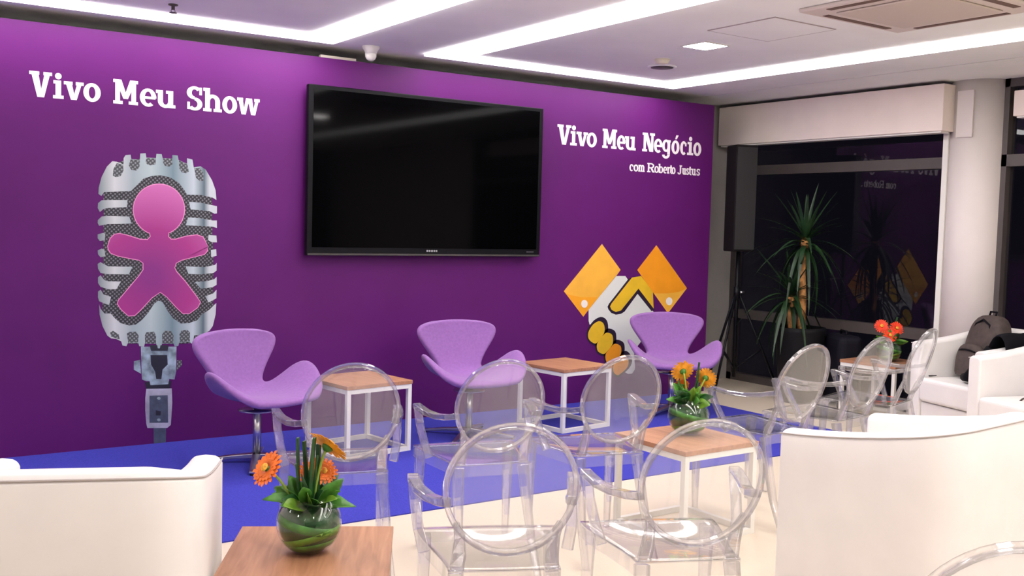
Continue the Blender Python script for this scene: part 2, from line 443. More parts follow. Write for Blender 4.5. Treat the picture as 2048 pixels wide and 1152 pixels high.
PM = {'metal': metal_print(), 'mesh': mesh_print('printed_mesh', (0.012, 0.012, 0.018), (0.22, 0.22, 0.25)),
      'slot': mesh_print('printed_slot', (0.05, 0.055, 0.06), (0.30, 0.33, 0.35)), 'pink': pink_print(),
      'rim': mat('printed_rim', (0.78, 0.28, 0.55), 0.5), 'yoke': mat('printed_yoke', (0.27, 0.35, 0.42), 0.5, noise=0.5, nscale=14),
      'dark': mat('printed_dark', (0.012, 0.012, 0.03), 0.6), 'shaft': mat('printed_shaft', (0.42, 0.42, 0.52), 0.5, noise=0.25, nscale=9),
      'plate': mat('printed_plate', (0.07, 0.09, 0.14), 0.5, noise=0.2, nscale=20),
      'cuff1': mat('printed_amber', (0.93, 0.47, 0.05), 0.5, noise=0.06, nscale=6), 'cuff2': mat('printed_orange_band', (0.93, 0.38, 0.012), 0.5),
      'cuff3': mat('printed_orange', (0.90, 0.33, 0.010), 0.5, noise=0.05, nscale=6), 'handwhite': mat('printed_white', (0.74, 0.76, 0.72), 0.5),
      'ink': mat('printed_ink', (0.018, 0.006, 0.03), 0.5), 'yellow': mat('printed_yellow', (0.80, 0.50, 0.02), 0.5, noise=0.06, nscale=9),
      'buttonwhite': mat('printed_button', (0.88, 0.82, 0.74), 0.5)}
PRINT=[
 ('grille_mesh','mesh',1,[(1.459,1.589),(1.458,1.678),(1.474,1.739),(1.516,1.799),(1.591,1.829),(1.678,1.840),(1.788,1.852),(1.895,1.852),(1.980,1.822),(2.068,1.780),(2.121,1.707),(2.140,1.591),(2.145,1.356),(2.151,1.270),(2.154,0.850),(2.116,0.775),(2.066,0.700),(1.997,0.652),(1.911,0.650),(1.610,0.666),(1.512,0.722),(1.454,0.869),(1.459,1.288)]),
 ('microphone_dome','metal',2,[(1.446,1.597),(1.429,1.610),(1.431,1.649),(1.448,1.716),(1.479,1.781),(1.511,1.816),(1.538,1.814),(1.578,1.800),(1.579,1.839),(1.591,1.859),(1.621,1.863),(1.625,1.836),(1.678,1.833),(1.680,1.874),(1.713,1.878),(1.717,1.850),(1.777,1.851),(1.780,1.878),(1.813,1.878),(1.819,1.853),(1.881,1.854),(1.880,1.877),(1.914,1.876),(1.920,1.847),(1.975,1.825),(1.974,1.862),(2.009,1.855),(2.018,1.804),(2.062,1.815),(2.097,1.794),(2.139,1.726),(2.163,1.662),(2.169,1.598),(2.146,1.612),(2.069,1.627),(1.976,1.626),(1.959,1.654),(1.924,1.698),(1.867,1.733),(1.805,1.743),(1.755,1.737),(1.700,1.717),(1.657,1.670),(1.624,1.635),(1.538,1.628),(1.464,1.623)]),
 ('grille_slot','slot',3,[(1.514,1.727),(1.518,1.769),(1.538,1.806),(1.576,1.797),(1.578,1.761),(1.562,1.727),(1.533,1.717)]),
 ('grille_slot','slot',3,[(1.621,1.833),(1.677,1.831),(1.675,1.788),(1.656,1.765),(1.624,1.769),(1.610,1.796)]),
 ('grille_slot','slot',3,[(1.717,1.848),(1.777,1.849),(1.774,1.811),(1.744,1.803),(1.722,1.808),(1.713,1.824)]),
 ('grille_slot','slot',3,[(1.821,1.852),(1.879,1.853),(1.881,1.817),(1.861,1.801),(1.833,1.805),(1.822,1.825)]),
 ('grille_slot','slot',3,[(1.922,1.845),(1.976,1.822),(1.986,1.776),(1.969,1.764),(1.941,1.768),(1.923,1.796)]),
 ('grille_slot','slot',3,[(2.021,1.801),(2.056,1.803),(2.082,1.770),(2.081,1.720),(2.057,1.719),(2.033,1.738)]),
 ('microphone_rib','metal',2,[(1.427,1.552),(1.448,1.571),(1.485,1.574),(1.603,1.578),(1.600,1.533),(1.485,1.524),(1.459,1.517),(1.438,1.497),(1.425,1.522)]),
 ('microphone_rib','metal',2,[(1.426,1.447),(1.448,1.470),(1.485,1.474),(1.614,1.474),(1.627,1.430),(1.485,1.424),(1.448,1.415),(1.433,1.412),(1.425,1.428)]),
 ('microphone_rib','metal',2,[(1.425,1.359),(1.459,1.368),(1.470,1.362),(1.467,1.323),(1.438,1.317),(1.425,1.334)]),
 ('microphone_rib','metal',2,[(1.425,1.258),(1.448,1.270),(1.465,1.264),(1.471,1.222),(1.442,1.216),(1.427,1.234)]),
 ('microphone_rib','metal',2,[(1.425,1.174),(1.442,1.186),(1.459,1.174),(1.488,1.159),(1.635,1.156),(1.612,1.108),(1.482,1.110),(1.442,1.118),(1.427,1.145)]),
 ('microphone_rib','metal',2,[(1.427,1.091),(1.442,1.103),(1.465,1.073),(1.488,1.065),(1.565,1.063),(1.537,1.015),(1.488,1.015),(1.442,1.031),(1.427,1.055)]),
 ('microphone_rib','metal',2,[(1.427,1.001),(1.443,1.013),(1.460,0.983),(1.505,0.967),(1.494,0.916),(1.465,0.926),(1.434,0.941),(1.427,0.965)]),
 ('microphone_rib','metal',2,[(1.988,1.580),(2.063,1.577),(2.146,1.562),(2.173,1.557),(2.173,1.510),(2.158,1.507),(2.123,1.523),(2.064,1.527),(2.000,1.531)]),
 ('microphone_rib','metal',2,[(1.983,1.478),(2.064,1.475),(2.147,1.462),(2.173,1.463),(2.174,1.413),(2.147,1.421),(2.064,1.425),(1.969,1.426)]),
 ('microphone_rib','metal',2,[(2.118,1.365),(2.171,1.363),(2.175,1.318),(2.142,1.318),(2.115,1.332)]),
 ('microphone_rib','metal',2,[(2.135,1.266),(2.170,1.273),(2.173,1.229),(2.138,1.219)]),
 ('microphone_rib','metal',2,[(1.969,1.159),(2.094,1.153),(2.164,1.168),(2.174,1.181),(2.174,1.130),(2.152,1.114),(2.063,1.105),(1.988,1.109)]),
 ('microphone_rib','metal',2,[(2.032,1.055),(2.114,1.061),(2.159,1.073),(2.175,1.089),(2.175,1.035),(2.146,1.019),(2.070,1.011)]),
 ('microphone_rib','metal',2,[(2.099,0.960),(2.153,0.978),(2.175,1.003),(2.174,0.945),(2.122,0.918)]),
 ('microphone_base','metal',2,[(1.434,0.923),(1.443,0.893),(1.466,0.863),(1.503,0.862),(1.528,0.831),(1.563,0.799),(1.616,0.782),(1.657,0.787),(1.692,0.813),(1.734,0.861),(1.769,0.916),(1.796,0.937),(1.823,0.927),(1.854,0.871),(1.891,0.820),(1.941,0.784),(1.996,0.785),(2.047,0.802),(2.078,0.840),(2.128,0.870),(2.160,0.901),(2.174,0.913),(2.170,0.837),(2.152,0.761),(2.130,0.730),(2.085,0.706),(2.028,0.702),(2.019,0.645),(2.004,0.655),(2.001,0.662),(1.929,0.658),(1.926,0.637),(1.901,0.635),(1.895,0.654),(1.820,0.657),(1.816,0.635),(1.789,0.637),(1.784,0.659),(1.712,0.662),(1.708,0.642),(1.678,0.647),(1.672,0.670),(1.607,0.669),(1.599,0.650),(1.575,0.656),(1.567,0.683),(1.535,0.700),(1.506,0.704),(1.483,0.723),(1.454,0.785),(1.437,0.857)]),
 ('grille_slot','slot',3,[(1.601,0.731),(1.616,0.742),(1.657,0.741),(1.674,0.716),(1.671,0.673),(1.610,0.670)]),
 ('grille_slot','slot',3,[(1.712,0.714),(1.722,0.735),(1.770,0.737),(1.783,0.711),(1.782,0.660),(1.714,0.663)]),
 ('grille_slot','slot',3,[(1.821,0.716),(1.837,0.740),(1.879,0.736),(1.894,0.707),(1.892,0.657),(1.823,0.659)]),
 ('grille_slot','slot',3,[(1.932,0.712),(1.947,0.740),(1.984,0.741),(2.001,0.722),(2.000,0.665),(1.935,0.661)]),
 ('grille_slot','slot',3,[(1.500,0.741),(1.517,0.752),(1.552,0.727),(1.558,0.696),(1.535,0.703),(1.506,0.716)]),
 ('emblem_rim','rim',4,[(1.875,1.378),(1.894,1.391),(1.911,1.405),(1.927,1.423),(1.940,1.442),(1.950,1.462),(1.957,1.484),(1.962,1.507),(1.963,1.530),(1.961,1.553),(1.956,1.575),(1.948,1.596),(1.937,1.616),(1.924,1.634),(1.909,1.650),(1.891,1.664),(1.871,1.675),(1.851,1.683),(1.829,1.688),(1.807,1.690),(1.785,1.689),(1.763,1.685),(1.742,1.678),(1.722,1.668),(1.703,1.656),(1.686,1.641),(1.671,1.624),(1.659,1.605),(1.649,1.585),(1.641,1.564),(1.637,1.542),(1.635,1.520),(1.637,1.498),(1.641,1.476),(1.648,1.455),(1.658,1.435),(1.671,1.417),(1.685,1.401),(1.702,1.387),(1.721,1.375),(1.737,1.370),(1.741,1.350),(1.724,1.333),(1.680,1.335),(1.603,1.359),(1.555,1.369),(1.523,1.363),(1.496,1.335),(1.483,1.290),(1.481,1.288),(1.485,1.264),(1.499,1.240),(1.539,1.223),(1.620,1.205),(1.673,1.196),(1.697,1.178),(1.697,1.138),(1.673,1.101),(1.609,1.023),(1.546,0.945),(1.540,0.921),(1.563,0.884),(1.610,0.840),(1.651,0.842),(1.686,0.875),(1.757,0.953),(1.808,0.989),(1.848,0.958),(1.909,0.888),(1.953,0.846),(1.996,0.845),(2.052,0.884),(2.071,0.922),(2.045,0.961),(1.970,1.062),(1.914,1.125),(1.901,1.150),(1.911,1.178),(1.944,1.196),(2.031,1.219),(2.094,1.235),(2.113,1.257),(2.116,1.295),(2.115,1.291),(2.100,1.326),(2.083,1.355),(2.042,1.369),(1.972,1.359),(1.903,1.338),(1.875,1.338),(1.861,1.352),(1.862,1.374)]),
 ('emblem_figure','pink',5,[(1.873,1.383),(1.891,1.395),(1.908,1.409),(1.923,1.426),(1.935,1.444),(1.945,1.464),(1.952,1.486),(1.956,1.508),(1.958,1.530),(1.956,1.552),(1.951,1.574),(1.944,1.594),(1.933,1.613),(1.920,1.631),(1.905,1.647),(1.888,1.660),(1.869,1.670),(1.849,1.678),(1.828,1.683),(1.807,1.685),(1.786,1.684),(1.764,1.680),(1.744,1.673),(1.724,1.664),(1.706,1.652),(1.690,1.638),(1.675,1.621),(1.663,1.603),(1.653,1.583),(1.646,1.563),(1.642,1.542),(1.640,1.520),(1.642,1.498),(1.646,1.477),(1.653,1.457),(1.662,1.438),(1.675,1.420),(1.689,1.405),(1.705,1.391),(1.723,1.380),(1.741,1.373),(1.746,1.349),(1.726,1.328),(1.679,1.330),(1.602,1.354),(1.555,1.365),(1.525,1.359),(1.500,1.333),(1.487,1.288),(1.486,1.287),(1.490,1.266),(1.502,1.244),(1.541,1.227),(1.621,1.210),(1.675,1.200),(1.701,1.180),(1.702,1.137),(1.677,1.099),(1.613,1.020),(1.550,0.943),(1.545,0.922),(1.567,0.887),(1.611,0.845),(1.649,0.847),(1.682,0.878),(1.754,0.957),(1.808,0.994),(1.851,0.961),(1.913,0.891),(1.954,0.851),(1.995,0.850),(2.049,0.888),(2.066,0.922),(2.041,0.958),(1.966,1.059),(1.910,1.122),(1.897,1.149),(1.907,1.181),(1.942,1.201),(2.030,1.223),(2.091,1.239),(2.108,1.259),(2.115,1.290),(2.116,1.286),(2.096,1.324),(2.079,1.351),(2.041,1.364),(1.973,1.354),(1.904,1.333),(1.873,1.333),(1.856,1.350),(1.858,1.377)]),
 ('microphone_yoke','yoke',2,[(1.688,0.643),(1.914,0.633),(1.912,0.468),(1.902,0.417),(1.868,0.423),(1.862,0.389),(1.749,0.390),(1.743,0.417),(1.723,0.418),(1.696,0.430),(1.693,0.481)]),
 ('yoke_opening','dark',3,[(1.748,0.586),(1.854,0.581),(1.858,0.519),(1.825,0.487),(1.818,0.426),(1.785,0.428),(1.778,0.476),(1.752,0.525)]),
 ('yoke_opening','dark',3,[(1.742,0.651),(1.791,0.648),(1.794,0.628),(1.807,0.627),(1.811,0.647),(1.864,0.645),(1.857,0.608),(1.752,0.613)]),
 ('microphone_knob','yoke',2,[(1.645,0.551),(1.683,0.559),(1.690,0.468),(1.667,0.483),(1.645,0.497)]),
 ('microphone_knob','slot',2,[(1.917,0.543),(1.948,0.542),(1.949,0.507),(1.917,0.475)]),
 ('microphone_neck','dark',1,[(1.713,0.412),(1.882,0.408),(1.875,0.350),(1.723,0.361)]),
 ('microphone_shaft','shaft',2,[(1.723,0.368),(1.885,0.360),(1.889,0.263),(1.880,0.119),(1.857,0.101),(1.731,0.112),(1.724,0.140),(1.717,0.229),(1.717,0.310)]),
 ('shaft_plate','plate',3,[(1.743,0.322),(1.859,0.317),(1.863,0.135),(1.744,0.145)]),
 ('shaft_switch','dark',4,[(1.783,0.224),(1.816,0.214),(1.813,0.187),(1.783,0.190)]),
 ('shaft_screw','metal',4,[(1.814,0.300),(1.811,0.293),(1.802,0.291),(1.794,0.295),(1.790,0.302),(1.794,0.308),(1.802,0.310),(1.811,0.307)]),
 ('shaft_screw','metal',4,[(1.815,0.158),(1.812,0.151),(1.803,0.149),(1.795,0.153),(1.791,0.160),(1.795,0.167),(1.803,0.169),(1.811,0.165)]),
 ('shaft_stub','plate',1,[(1.770,0.112),(1.850,0.105),(1.849,-0.023),(1.772,-0.015)]),
 ('cuff_print','cuff1',1,[(5.465,1.345),(5.680,1.124),(5.634,1.072),(5.342,0.788),(5.288,0.731),(5.075,0.950)]),
 ('cuff_band','cuff2',2,[(5.078,0.948),(5.130,0.920),(5.259,0.896),(5.436,0.893),(5.342,0.788),(5.288,0.734)]),
 ('hand_print','handwhite',1,[(5.629,1.072),(5.736,1.071),(5.765,1.041),(5.886,0.930),(6.050,0.774),(6.146,0.694),(5.880,0.434),(5.863,0.374),(5.882,0.287),(5.880,0.251),(5.850,0.216),(5.806,0.215),(5.769,0.233),(5.750,0.319),(5.682,0.444),(5.569,0.557),(5.503,0.660),(5.448,0.698),(5.359,0.662),(5.347,0.695),(5.343,0.783),(5.342,0.788)]),
 ('thumb_outline','ink',2,[(5.765,1.041),(5.562,0.835),(5.547,0.809),(5.559,0.786),(5.590,0.756),(5.643,0.739),(5.702,0.745),(5.740,0.763),(5.882,0.915),(6.051,0.759),(6.091,0.773),(5.891,0.972),(5.806,1.059)]),
 ('thumb_print','yellow',3,[(5.811,1.058),(5.915,1.070),(6.058,0.935),(6.075,0.781),(5.890,0.960),(5.738,0.812),(5.700,0.775),(5.642,0.762),(5.593,0.782),(5.575,0.812),(5.591,0.838)]),
 ('cuff_print','cuff3',4,[(6.080,1.341),(6.468,0.957),(6.246,0.734),(5.867,1.123)]),
 ('cuff_band','cuff1',5,[(6.466,0.955),(6.365,0.923),(6.239,0.913),(6.069,0.916),(6.246,0.738)]),
 ('finger_outline','ink',2,[(5.474,0.725),(5.496,0.723),(5.517,0.715),(5.534,0.704),(5.547,0.689),(5.556,0.670),(5.561,0.648),(5.563,0.627),(5.561,0.605),(5.550,0.579),(5.525,0.548),(5.493,0.515),(5.464,0.490),(5.445,0.480),(5.431,0.479),(5.415,0.483),(5.395,0.491),(5.373,0.503),(5.355,0.517),(5.343,0.532),(5.334,0.547),(5.329,0.565),(5.328,0.583),(5.332,0.604),(5.341,0.625),(5.355,0.648),(5.375,0.672),(5.397,0.693),(5.421,0.708),(5.448,0.719)]),
 ('finger_outline','ink',2,[(5.578,0.622),(5.599,0.617),(5.622,0.609),(5.640,0.596),(5.650,0.580),(5.655,0.561),(5.657,0.541),(5.658,0.522),(5.655,0.502),(5.645,0.479),(5.620,0.451),(5.587,0.420),(5.558,0.397),(5.539,0.387),(5.524,0.385),(5.508,0.388),(5.488,0.394),(5.466,0.405),(5.448,0.418),(5.436,0.434),(5.429,0.454),(5.426,0.473),(5.426,0.490),(5.431,0.506),(5.443,0.526),(5.468,0.554),(5.500,0.584),(5.529,0.608),(5.548,0.619),(5.562,0.623)]),
 ('finger_outline','ink',2,[(5.676,0.521),(5.697,0.516),(5.720,0.507),(5.738,0.495),(5.748,0.481),(5.753,0.465),(5.755,0.447),(5.756,0.431),(5.753,0.414),(5.742,0.393),(5.718,0.360),(5.685,0.323),(5.655,0.295),(5.633,0.283),(5.614,0.280),(5.595,0.283),(5.576,0.292),(5.558,0.307),(5.543,0.325),(5.534,0.342),(5.528,0.361),(5.526,0.380),(5.525,0.395),(5.528,0.408),(5.539,0.426),(5.563,0.453),(5.596,0.483),(5.626,0.508),(5.644,0.519),(5.659,0.522)]),
 ('finger_outline','ink',2,[(5.768,0.421),(5.787,0.414),(5.806,0.402),(5.821,0.387),(5.833,0.370),(5.842,0.350),(5.845,0.330),(5.842,0.310),(5.833,0.289),(5.816,0.268),(5.786,0.244),(5.749,0.221),(5.716,0.203),(5.699,0.195),(5.688,0.194),(5.676,0.198),(5.660,0.205),(5.643,0.218),(5.629,0.232),(5.621,0.247),(5.618,0.263),(5.617,0.280),(5.617,0.294),(5.620,0.308),(5.630,0.326),(5.652,0.350),(5.680,0.378),(5.708,0.400),(5.729,0.413),(5.749,0.420)]),
 ('finger_print','yellow',3,[(5.456,0.689),(5.473,0.687),(5.489,0.681),(5.503,0.672),(5.512,0.661),(5.519,0.646),(5.523,0.630),(5.525,0.614),(5.522,0.596),(5.514,0.577),(5.495,0.553),(5.471,0.527),(5.448,0.508),(5.434,0.500),(5.423,0.499),(5.411,0.502),(5.395,0.509),(5.379,0.518),(5.365,0.529),(5.355,0.540),(5.348,0.552),(5.345,0.566),(5.344,0.580),(5.347,0.596),(5.354,0.612),(5.365,0.630),(5.380,0.648),(5.397,0.664),(5.416,0.675),(5.436,0.684)]),
 ('finger_print','yellow',4,[(5.560,0.587),(5.576,0.583),(5.593,0.577),(5.607,0.567),(5.614,0.555),(5.619,0.540),(5.620,0.524),(5.621,0.510),(5.619,0.494),(5.610,0.477),(5.591,0.455),(5.566,0.432),(5.544,0.414),(5.529,0.406),(5.518,0.405),(5.506,0.407),(5.490,0.412),(5.473,0.420),(5.459,0.430),(5.450,0.443),(5.445,0.458),(5.442,0.473),(5.443,0.485),(5.446,0.498),(5.456,0.513),(5.475,0.534),(5.499,0.558),(5.522,0.576),(5.536,0.585),(5.547,0.588)]),
 ('finger_print','cuff3',3,[(5.657,0.487),(5.673,0.483),(5.690,0.476),(5.704,0.467),(5.712,0.456),(5.716,0.443),(5.718,0.430),(5.718,0.417),(5.716,0.405),(5.708,0.388),(5.689,0.363),(5.664,0.335),(5.641,0.313),(5.624,0.303),(5.609,0.301),(5.595,0.303),(5.580,0.311),(5.566,0.322),(5.555,0.336),(5.547,0.349),(5.543,0.364),(5.541,0.378),(5.541,0.390),(5.543,0.400),(5.551,0.414),(5.570,0.434),(5.595,0.458),(5.618,0.477),(5.633,0.485),(5.644,0.488)]),
 ('finger_print','cuff3',4,[(5.747,0.386),(5.762,0.381),(5.776,0.371),(5.788,0.360),(5.797,0.347),(5.803,0.332),(5.805,0.316),(5.803,0.301),(5.797,0.285),(5.784,0.269),(5.761,0.250),(5.732,0.232),(5.707,0.218),(5.694,0.212),(5.685,0.212),(5.676,0.214),(5.663,0.220),(5.650,0.230),(5.640,0.241),(5.634,0.252),(5.631,0.265),(5.630,0.277),(5.630,0.288),(5.633,0.299),(5.641,0.313),(5.657,0.332),(5.679,0.353),(5.701,0.370),(5.717,0.380),(5.732,0.385)]),
 ('cuff_button','buttonwhite',6,[(5.329,0.840),(5.327,0.829),(5.323,0.820),(5.315,0.813),(5.306,0.808),(5.295,0.807),(5.284,0.809),(5.274,0.814),(5.266,0.821),(5.260,0.831),(5.258,0.841),(5.260,0.852),(5.264,0.861),(5.272,0.868),(5.281,0.873),(5.292,0.874),(5.303,0.872),(5.313,0.867),(5.321,0.860),(5.327,0.850)]),
 ('cuff_button','buttonwhite',6,[(6.295,0.842),(6.294,0.831),(6.289,0.821),(6.280,0.813),(6.269,0.808),(6.257,0.807),(6.245,0.809),(6.234,0.814),(6.224,0.822),(6.218,0.833),(6.216,0.844),(6.217,0.855),(6.222,0.864),(6.231,0.872),(6.242,0.877),(6.254,0.878),(6.266,0.877),(6.277,0.871),(6.287,0.863),(6.293,0.853)]),
]
LETTERS=[
 (1,'V',1.038,1.164),
 (1,'i',1.169,1.229),
 (1,'v',1.230,1.343),
 (1,'o',1.341,1.442),
 (1,'M',1.516,1.665),
 (1,'e',1.676,1.778),
 (1,'u',1.775,1.898),
 (1,'S',1.970,2.071),
 (1,'h',2.077,2.200),
 (1,'o',2.203,2.303),
 (1,'w',2.303,2.458),
 (2,'V',4.961,5.103),
 (2,'i',5.095,5.165),
 (2,'v',5.158,5.280),
 (2,'o',5.266,5.374),
 (2,'M',5.434,5.590),
 (2,'e',5.593,5.689),
 (2,'u',5.680,5.804),
 (2,'N',5.878,6.020),
 (2,'e',6.011,6.113),
 (2,'g',6.108,6.202),
 (2,'O',6.218,6.315),
 (2,'c',6.320,6.403),
 (2,'i',6.409,6.485),
 (2,'o',6.483,6.583),
 (3,'c',5.739,5.787),
 (3,'o',5.787,5.842),
 (3,'m',5.842,5.914),
 (3,'R',5.943,6.030),
 (3,'o',6.026,6.080),
 (3,'b',6.074,6.130),
 (3,'e',6.130,6.178),
 (3,'r',6.176,6.212),
 (3,'t',6.207,6.238),
 (3,'o',6.231,6.278),
 (3,'J',6.304,6.356),
 (3,'u',6.356,6.407),
 (3,'s',6.407,6.441),
 (3,'t',6.438,6.471),
 (3,'u',6.471,6.528),
 (3,'s',6.533,6.577),
]

def print_piece(name, key, lv, pts, parent):
    y = -0.0006*(lv+1)
    return MB().poly([(x, y, z) for x, z in pts]).obj(name, PM[key], parent, recalc=False, tri=True)
mic = hand = None
for nm, key, lv, pts in PRINT:
    if nm == 'grille_mesh':
        mic = print_piece('microphone_print', key, lv, pts, bd); mic['label'] = 'printed vintage silver microphone holding a pink human figure emblem'
        continue
    if nm == 'hand_print':
        hand = print_piece('handshake_print', key, lv, pts, bd); hand['label'] = 'printed handshake picture in white, yellow and orange'
        continue
pend = [q for q in PRINT if q[0] not in ('grille_mesh', 'hand_print')]
for nm, key, lv, pts in pend:
    xm = sum(p[0] for p in pts)/len(pts)
    print_piece(nm, key, lv, pts, mic if xm < 3 else hand)

# lettering built as slab-serif glyphs, cap height 1
def glyph(ch, w):
    P = []
    t, h = 0.21, 0.13
    def rect(x0, y0, x1, y1): P.append([(x0, y0), (x1, y0), (x1, y1), (x0, y1)])
    def quad(*p): P.append(list(p))
    def ring(cx, cy, rx, ry, tx, ty, a0, a1, n=18):
        for i in range(n):
            a = D(a0+(a1-a0)*i/n); b_ = D(a0+(a1-a0)*(i+1)/n)
            P.append([(cx+rx*math.cos(a), cy+ry*math.sin(a)), (cx+rx*math.cos(b_), cy+ry*math.sin(b_)),
                      (cx+(rx-tx)*math.cos(b_), cy+(ry-ty)*math.sin(b_)), (cx+(rx-tx)*math.cos(a), cy+(ry-ty)*math.sin(a))])
    def disc(cx, cy, r): P.append([(cx+r*math.cos(D(a)), cy+r*math.sin(D(a))) for a in range(0, 360, 24)])
    def vee(x0, x1, top, th):
        m_ = (x0+x1)/2
        quad((x0, top), (x0+th*1.05, top), (m_+th*0.30, 0), (m_-th*0.5, 0))
        quad((x1-th*0.8, top), (x1, top), (m_+th*0.5, 0), (m_-th*0.2, 0))
    X = 0.72
    if ch == 'V':
        vee(0.07*w, 0.93*w, 1.0, 0.25); rect(0, 1-h, 0.44*w, 1); rect(0.62*w, 1-h, w, 1)
    elif ch == 'v':
        vee(0.07*w, 0.93*w, X, 0.22); rect(0, X-h, 0.44*w, X); rect(0.60*w, X-h, w, X)
    elif ch == 'w':
        vee(0.04*w, 0.54*w, X, 0.19); vee(0.46*w, 0.97*w, X, 0.19); rect(0, X-h, 0.26*w, X); rect(0.76*w, X-h, w, X)
    elif ch == 'i':
        c_ = 0.5*w; rect(c_-t/2, 0, c_+t/2, X); rect(0.04*w, X-h, c_, X); rect(0, 0, w, h); disc(c_, 0.89, 0.125)
    elif ch in 'oO':
        ring(w/2, X/2, w/2, X/2+0.02, t*0.98, h+0.01, 0, 360, 28)
        if ch == 'O': quad((0.42*w, 0.80), (0.62*w, 0.80), (0.86*w, 1.02), (0.55*w, 1.02))
    elif ch == 'e':
        ring(w/2, X/2, w/2, X/2+0.02, t*0.95, h, -2, 308, 26); rect(t*0.6, 0.30, w-0.04, 0.41)
    elif ch == 'c':
        ring(w/2+0.02, X/2, w/2, X/2+0.02, t*0.95, h, 50, 310, 24); rect(w*0.72, 0.46, w*0.95, 0.64)
    elif ch == 'u':
        x0, x1 = 0.10*w, 0.88*w
        rect(x0, 0.25, x0+t, X); rect(0, X-h, x0+t, X); ring((x0+x1)/2, 0.27, (x1-x0)/2, 0.28, t, h+0.01, 180, 360)
        rect(x1-t, 0, x1, X); rect(x1-t-0.09, X-h, x1, X); rect(x1-t, 0, w, h)
    elif ch == 'M':
        s = 0.19
        rect(0.08*w, 0, 0.08*w+s, 1); rect(0.92*w-s, 0, 0.92*w, 1)
        quad((0.08*w, 1), (0.08*w+0.24, 1), (0.5*w+0.09, 0.22), (0.5*w-0.09, 0.22)); quad((0.92*w, 1), (0.92*w-0.24, 1), (0.5*w-0.09, 0.22), (0.5*w+0.09, 0.22))
        rect(0, 0, 0.38*w, h); rect(0.62*w, 0, w, h); rect(0, 1-h, 0.25*w, 1); rect(0.75*w, 1-h, w, 1)
    elif ch == 'N':
        s = 0.17
        rect(0.10*w, 0, 0.10*w+s, 1); rect(0.90*w-s, 0, 0.90*w, 1); quad((0.10*w, 1), (0.10*w+0.27, 1), (0.90*w, 0), (0.90*w-0.27, 0))
        rect(0, 0, 0.40*w, h); rect(0, 1-h, 0.2*w, 1); rect(0.60*w, 1-h, w, 1)
    elif ch in 'Ss':
        k = 1.0 if ch == 'S' else 0.74
        ring(w/2, 0.74*k, w/2, 0.28*k, t, h, 35, 270, 20); ring(w/2, 0.26*k+0.005, w/2, 0.28*k, t, h, -145, 90, 20)
        rect(0.80*w, 0.66*k, 0.97*w, 0.98*k); rect(0.03*w, 0.03*k, 0.20*w, 0.34*k)
    elif ch == 'h':
        x0, x1 = 0.10*w, 0.90*w
        rect(x0, 0, x0+t, 1); rect(0, 1-h, x0+t, 1); rect(0, 0, x0+t+0.07, h); rect(x1-t-0.07, 0, w, h)
        ring((x0+x1)/2, 0.44, (x1-x0)/2, 0.30, t, h+0.02, 0, 180); rect(x1-t, 0, x1, 0.44)
    elif ch == 'm':
        s = 0.19; x0, xm_, x1 = 0.05*w, 0.5*w, 0.95*w
        for x in (x0, xm_-s/2, x1-s): rect(x, 0, x+s, 0.5); rect(x-0.05, 0, x+s+0.05, h)
        rect(x0, 0, x0+s, X); rect(0, X-h, x0+s, X)
        ring((x0+xm_+s/2)/2, 0.46, (xm_+s/2-x0)/2, 0.28, s, h, 0, 180, 12); ring((xm_-s/2+x1)/2, 0.46, (x1-xm_+s/2)/2, 0.28, s, h, 0, 180, 12)
    elif ch == 'R':
        rect(0.10*w, 0, 0.10*w+t, 1); rect(0, 0, 0.45*w, h); rect(0, 1-h, 0.5*w, 1); rect(0.1*w, 0.42, 0.5*w, 0.42+h)
        ring(0.48*w, 0.71, 0.44*w, 0.29, t, h, -90, 90, 16); quad((0.42*w, 0.46), (0.68*w, 0.46), (0.98*w, 0), (0.70*w, 0)); rect(0.72*w, 0, w, h)
    elif ch == 'b':
        rect(0.08*w, 0, 0.08*w+t, 1); rect(0, 1-h, 0.08*w+t, 1); ring(0.54*w, X/2, 0.46*w, X/2+0.02, t, h, 0, 360, 24)
    elif ch == 'r':
        rect(0.15*w, 0, 0.15*w+t, X); rect(0, X-h, 0.15*w+t, X); rect(0, 0, 0.8*w, h); ring(0.75*w, 0.42, 0.5*w, 0.30, 0.2, h+0.03, 70, 180, 10)
    elif ch == 't':
        rect(0.22*w, 0.12, 0.22*w+t, 0.92); rect(0, X-h, w, X); ring(0.22*w+0.25, 0.22, 0.25, 0.24, t, h, 180, 300, 10)
    elif ch == 'J':
        rect(0.80*w-t, 0.2, 0.80*w, 1); rect(0.40*w, 1-h, w, 1); ring(0.36*w, 0.24, 0.44*w, 0.26, t, h, 190, 360, 14)
    elif ch == 'g':
        ring(w/2, 0.40, w/2, 0.34, t*0.9, h, 0, 360, 24); rect(w-t*0.95, -0.05, w, X); rect(w-t, X-h, w*1.06, X)
        ring(w/2, -0.06, w/2, 0.24, t*0.9, h, 190, 360, 14)
    return P
LINES = {1: (2.175, 0.151), 2: (2.151, 0.161), 3: (1.974, 0.080)}
for ln, ch, x0, x1 in LETTERS:
    zb, cap = LINES[ln]
    b = MB()
    for p in glyph(ch, (x1-x0)/cap): b.poly([(x0+q[0]*cap, -0.0012-0.00004*len(b.f), zb+q[1]*cap) for q in p])
    b.obj('letter', M_sign, bd, recalc=False)

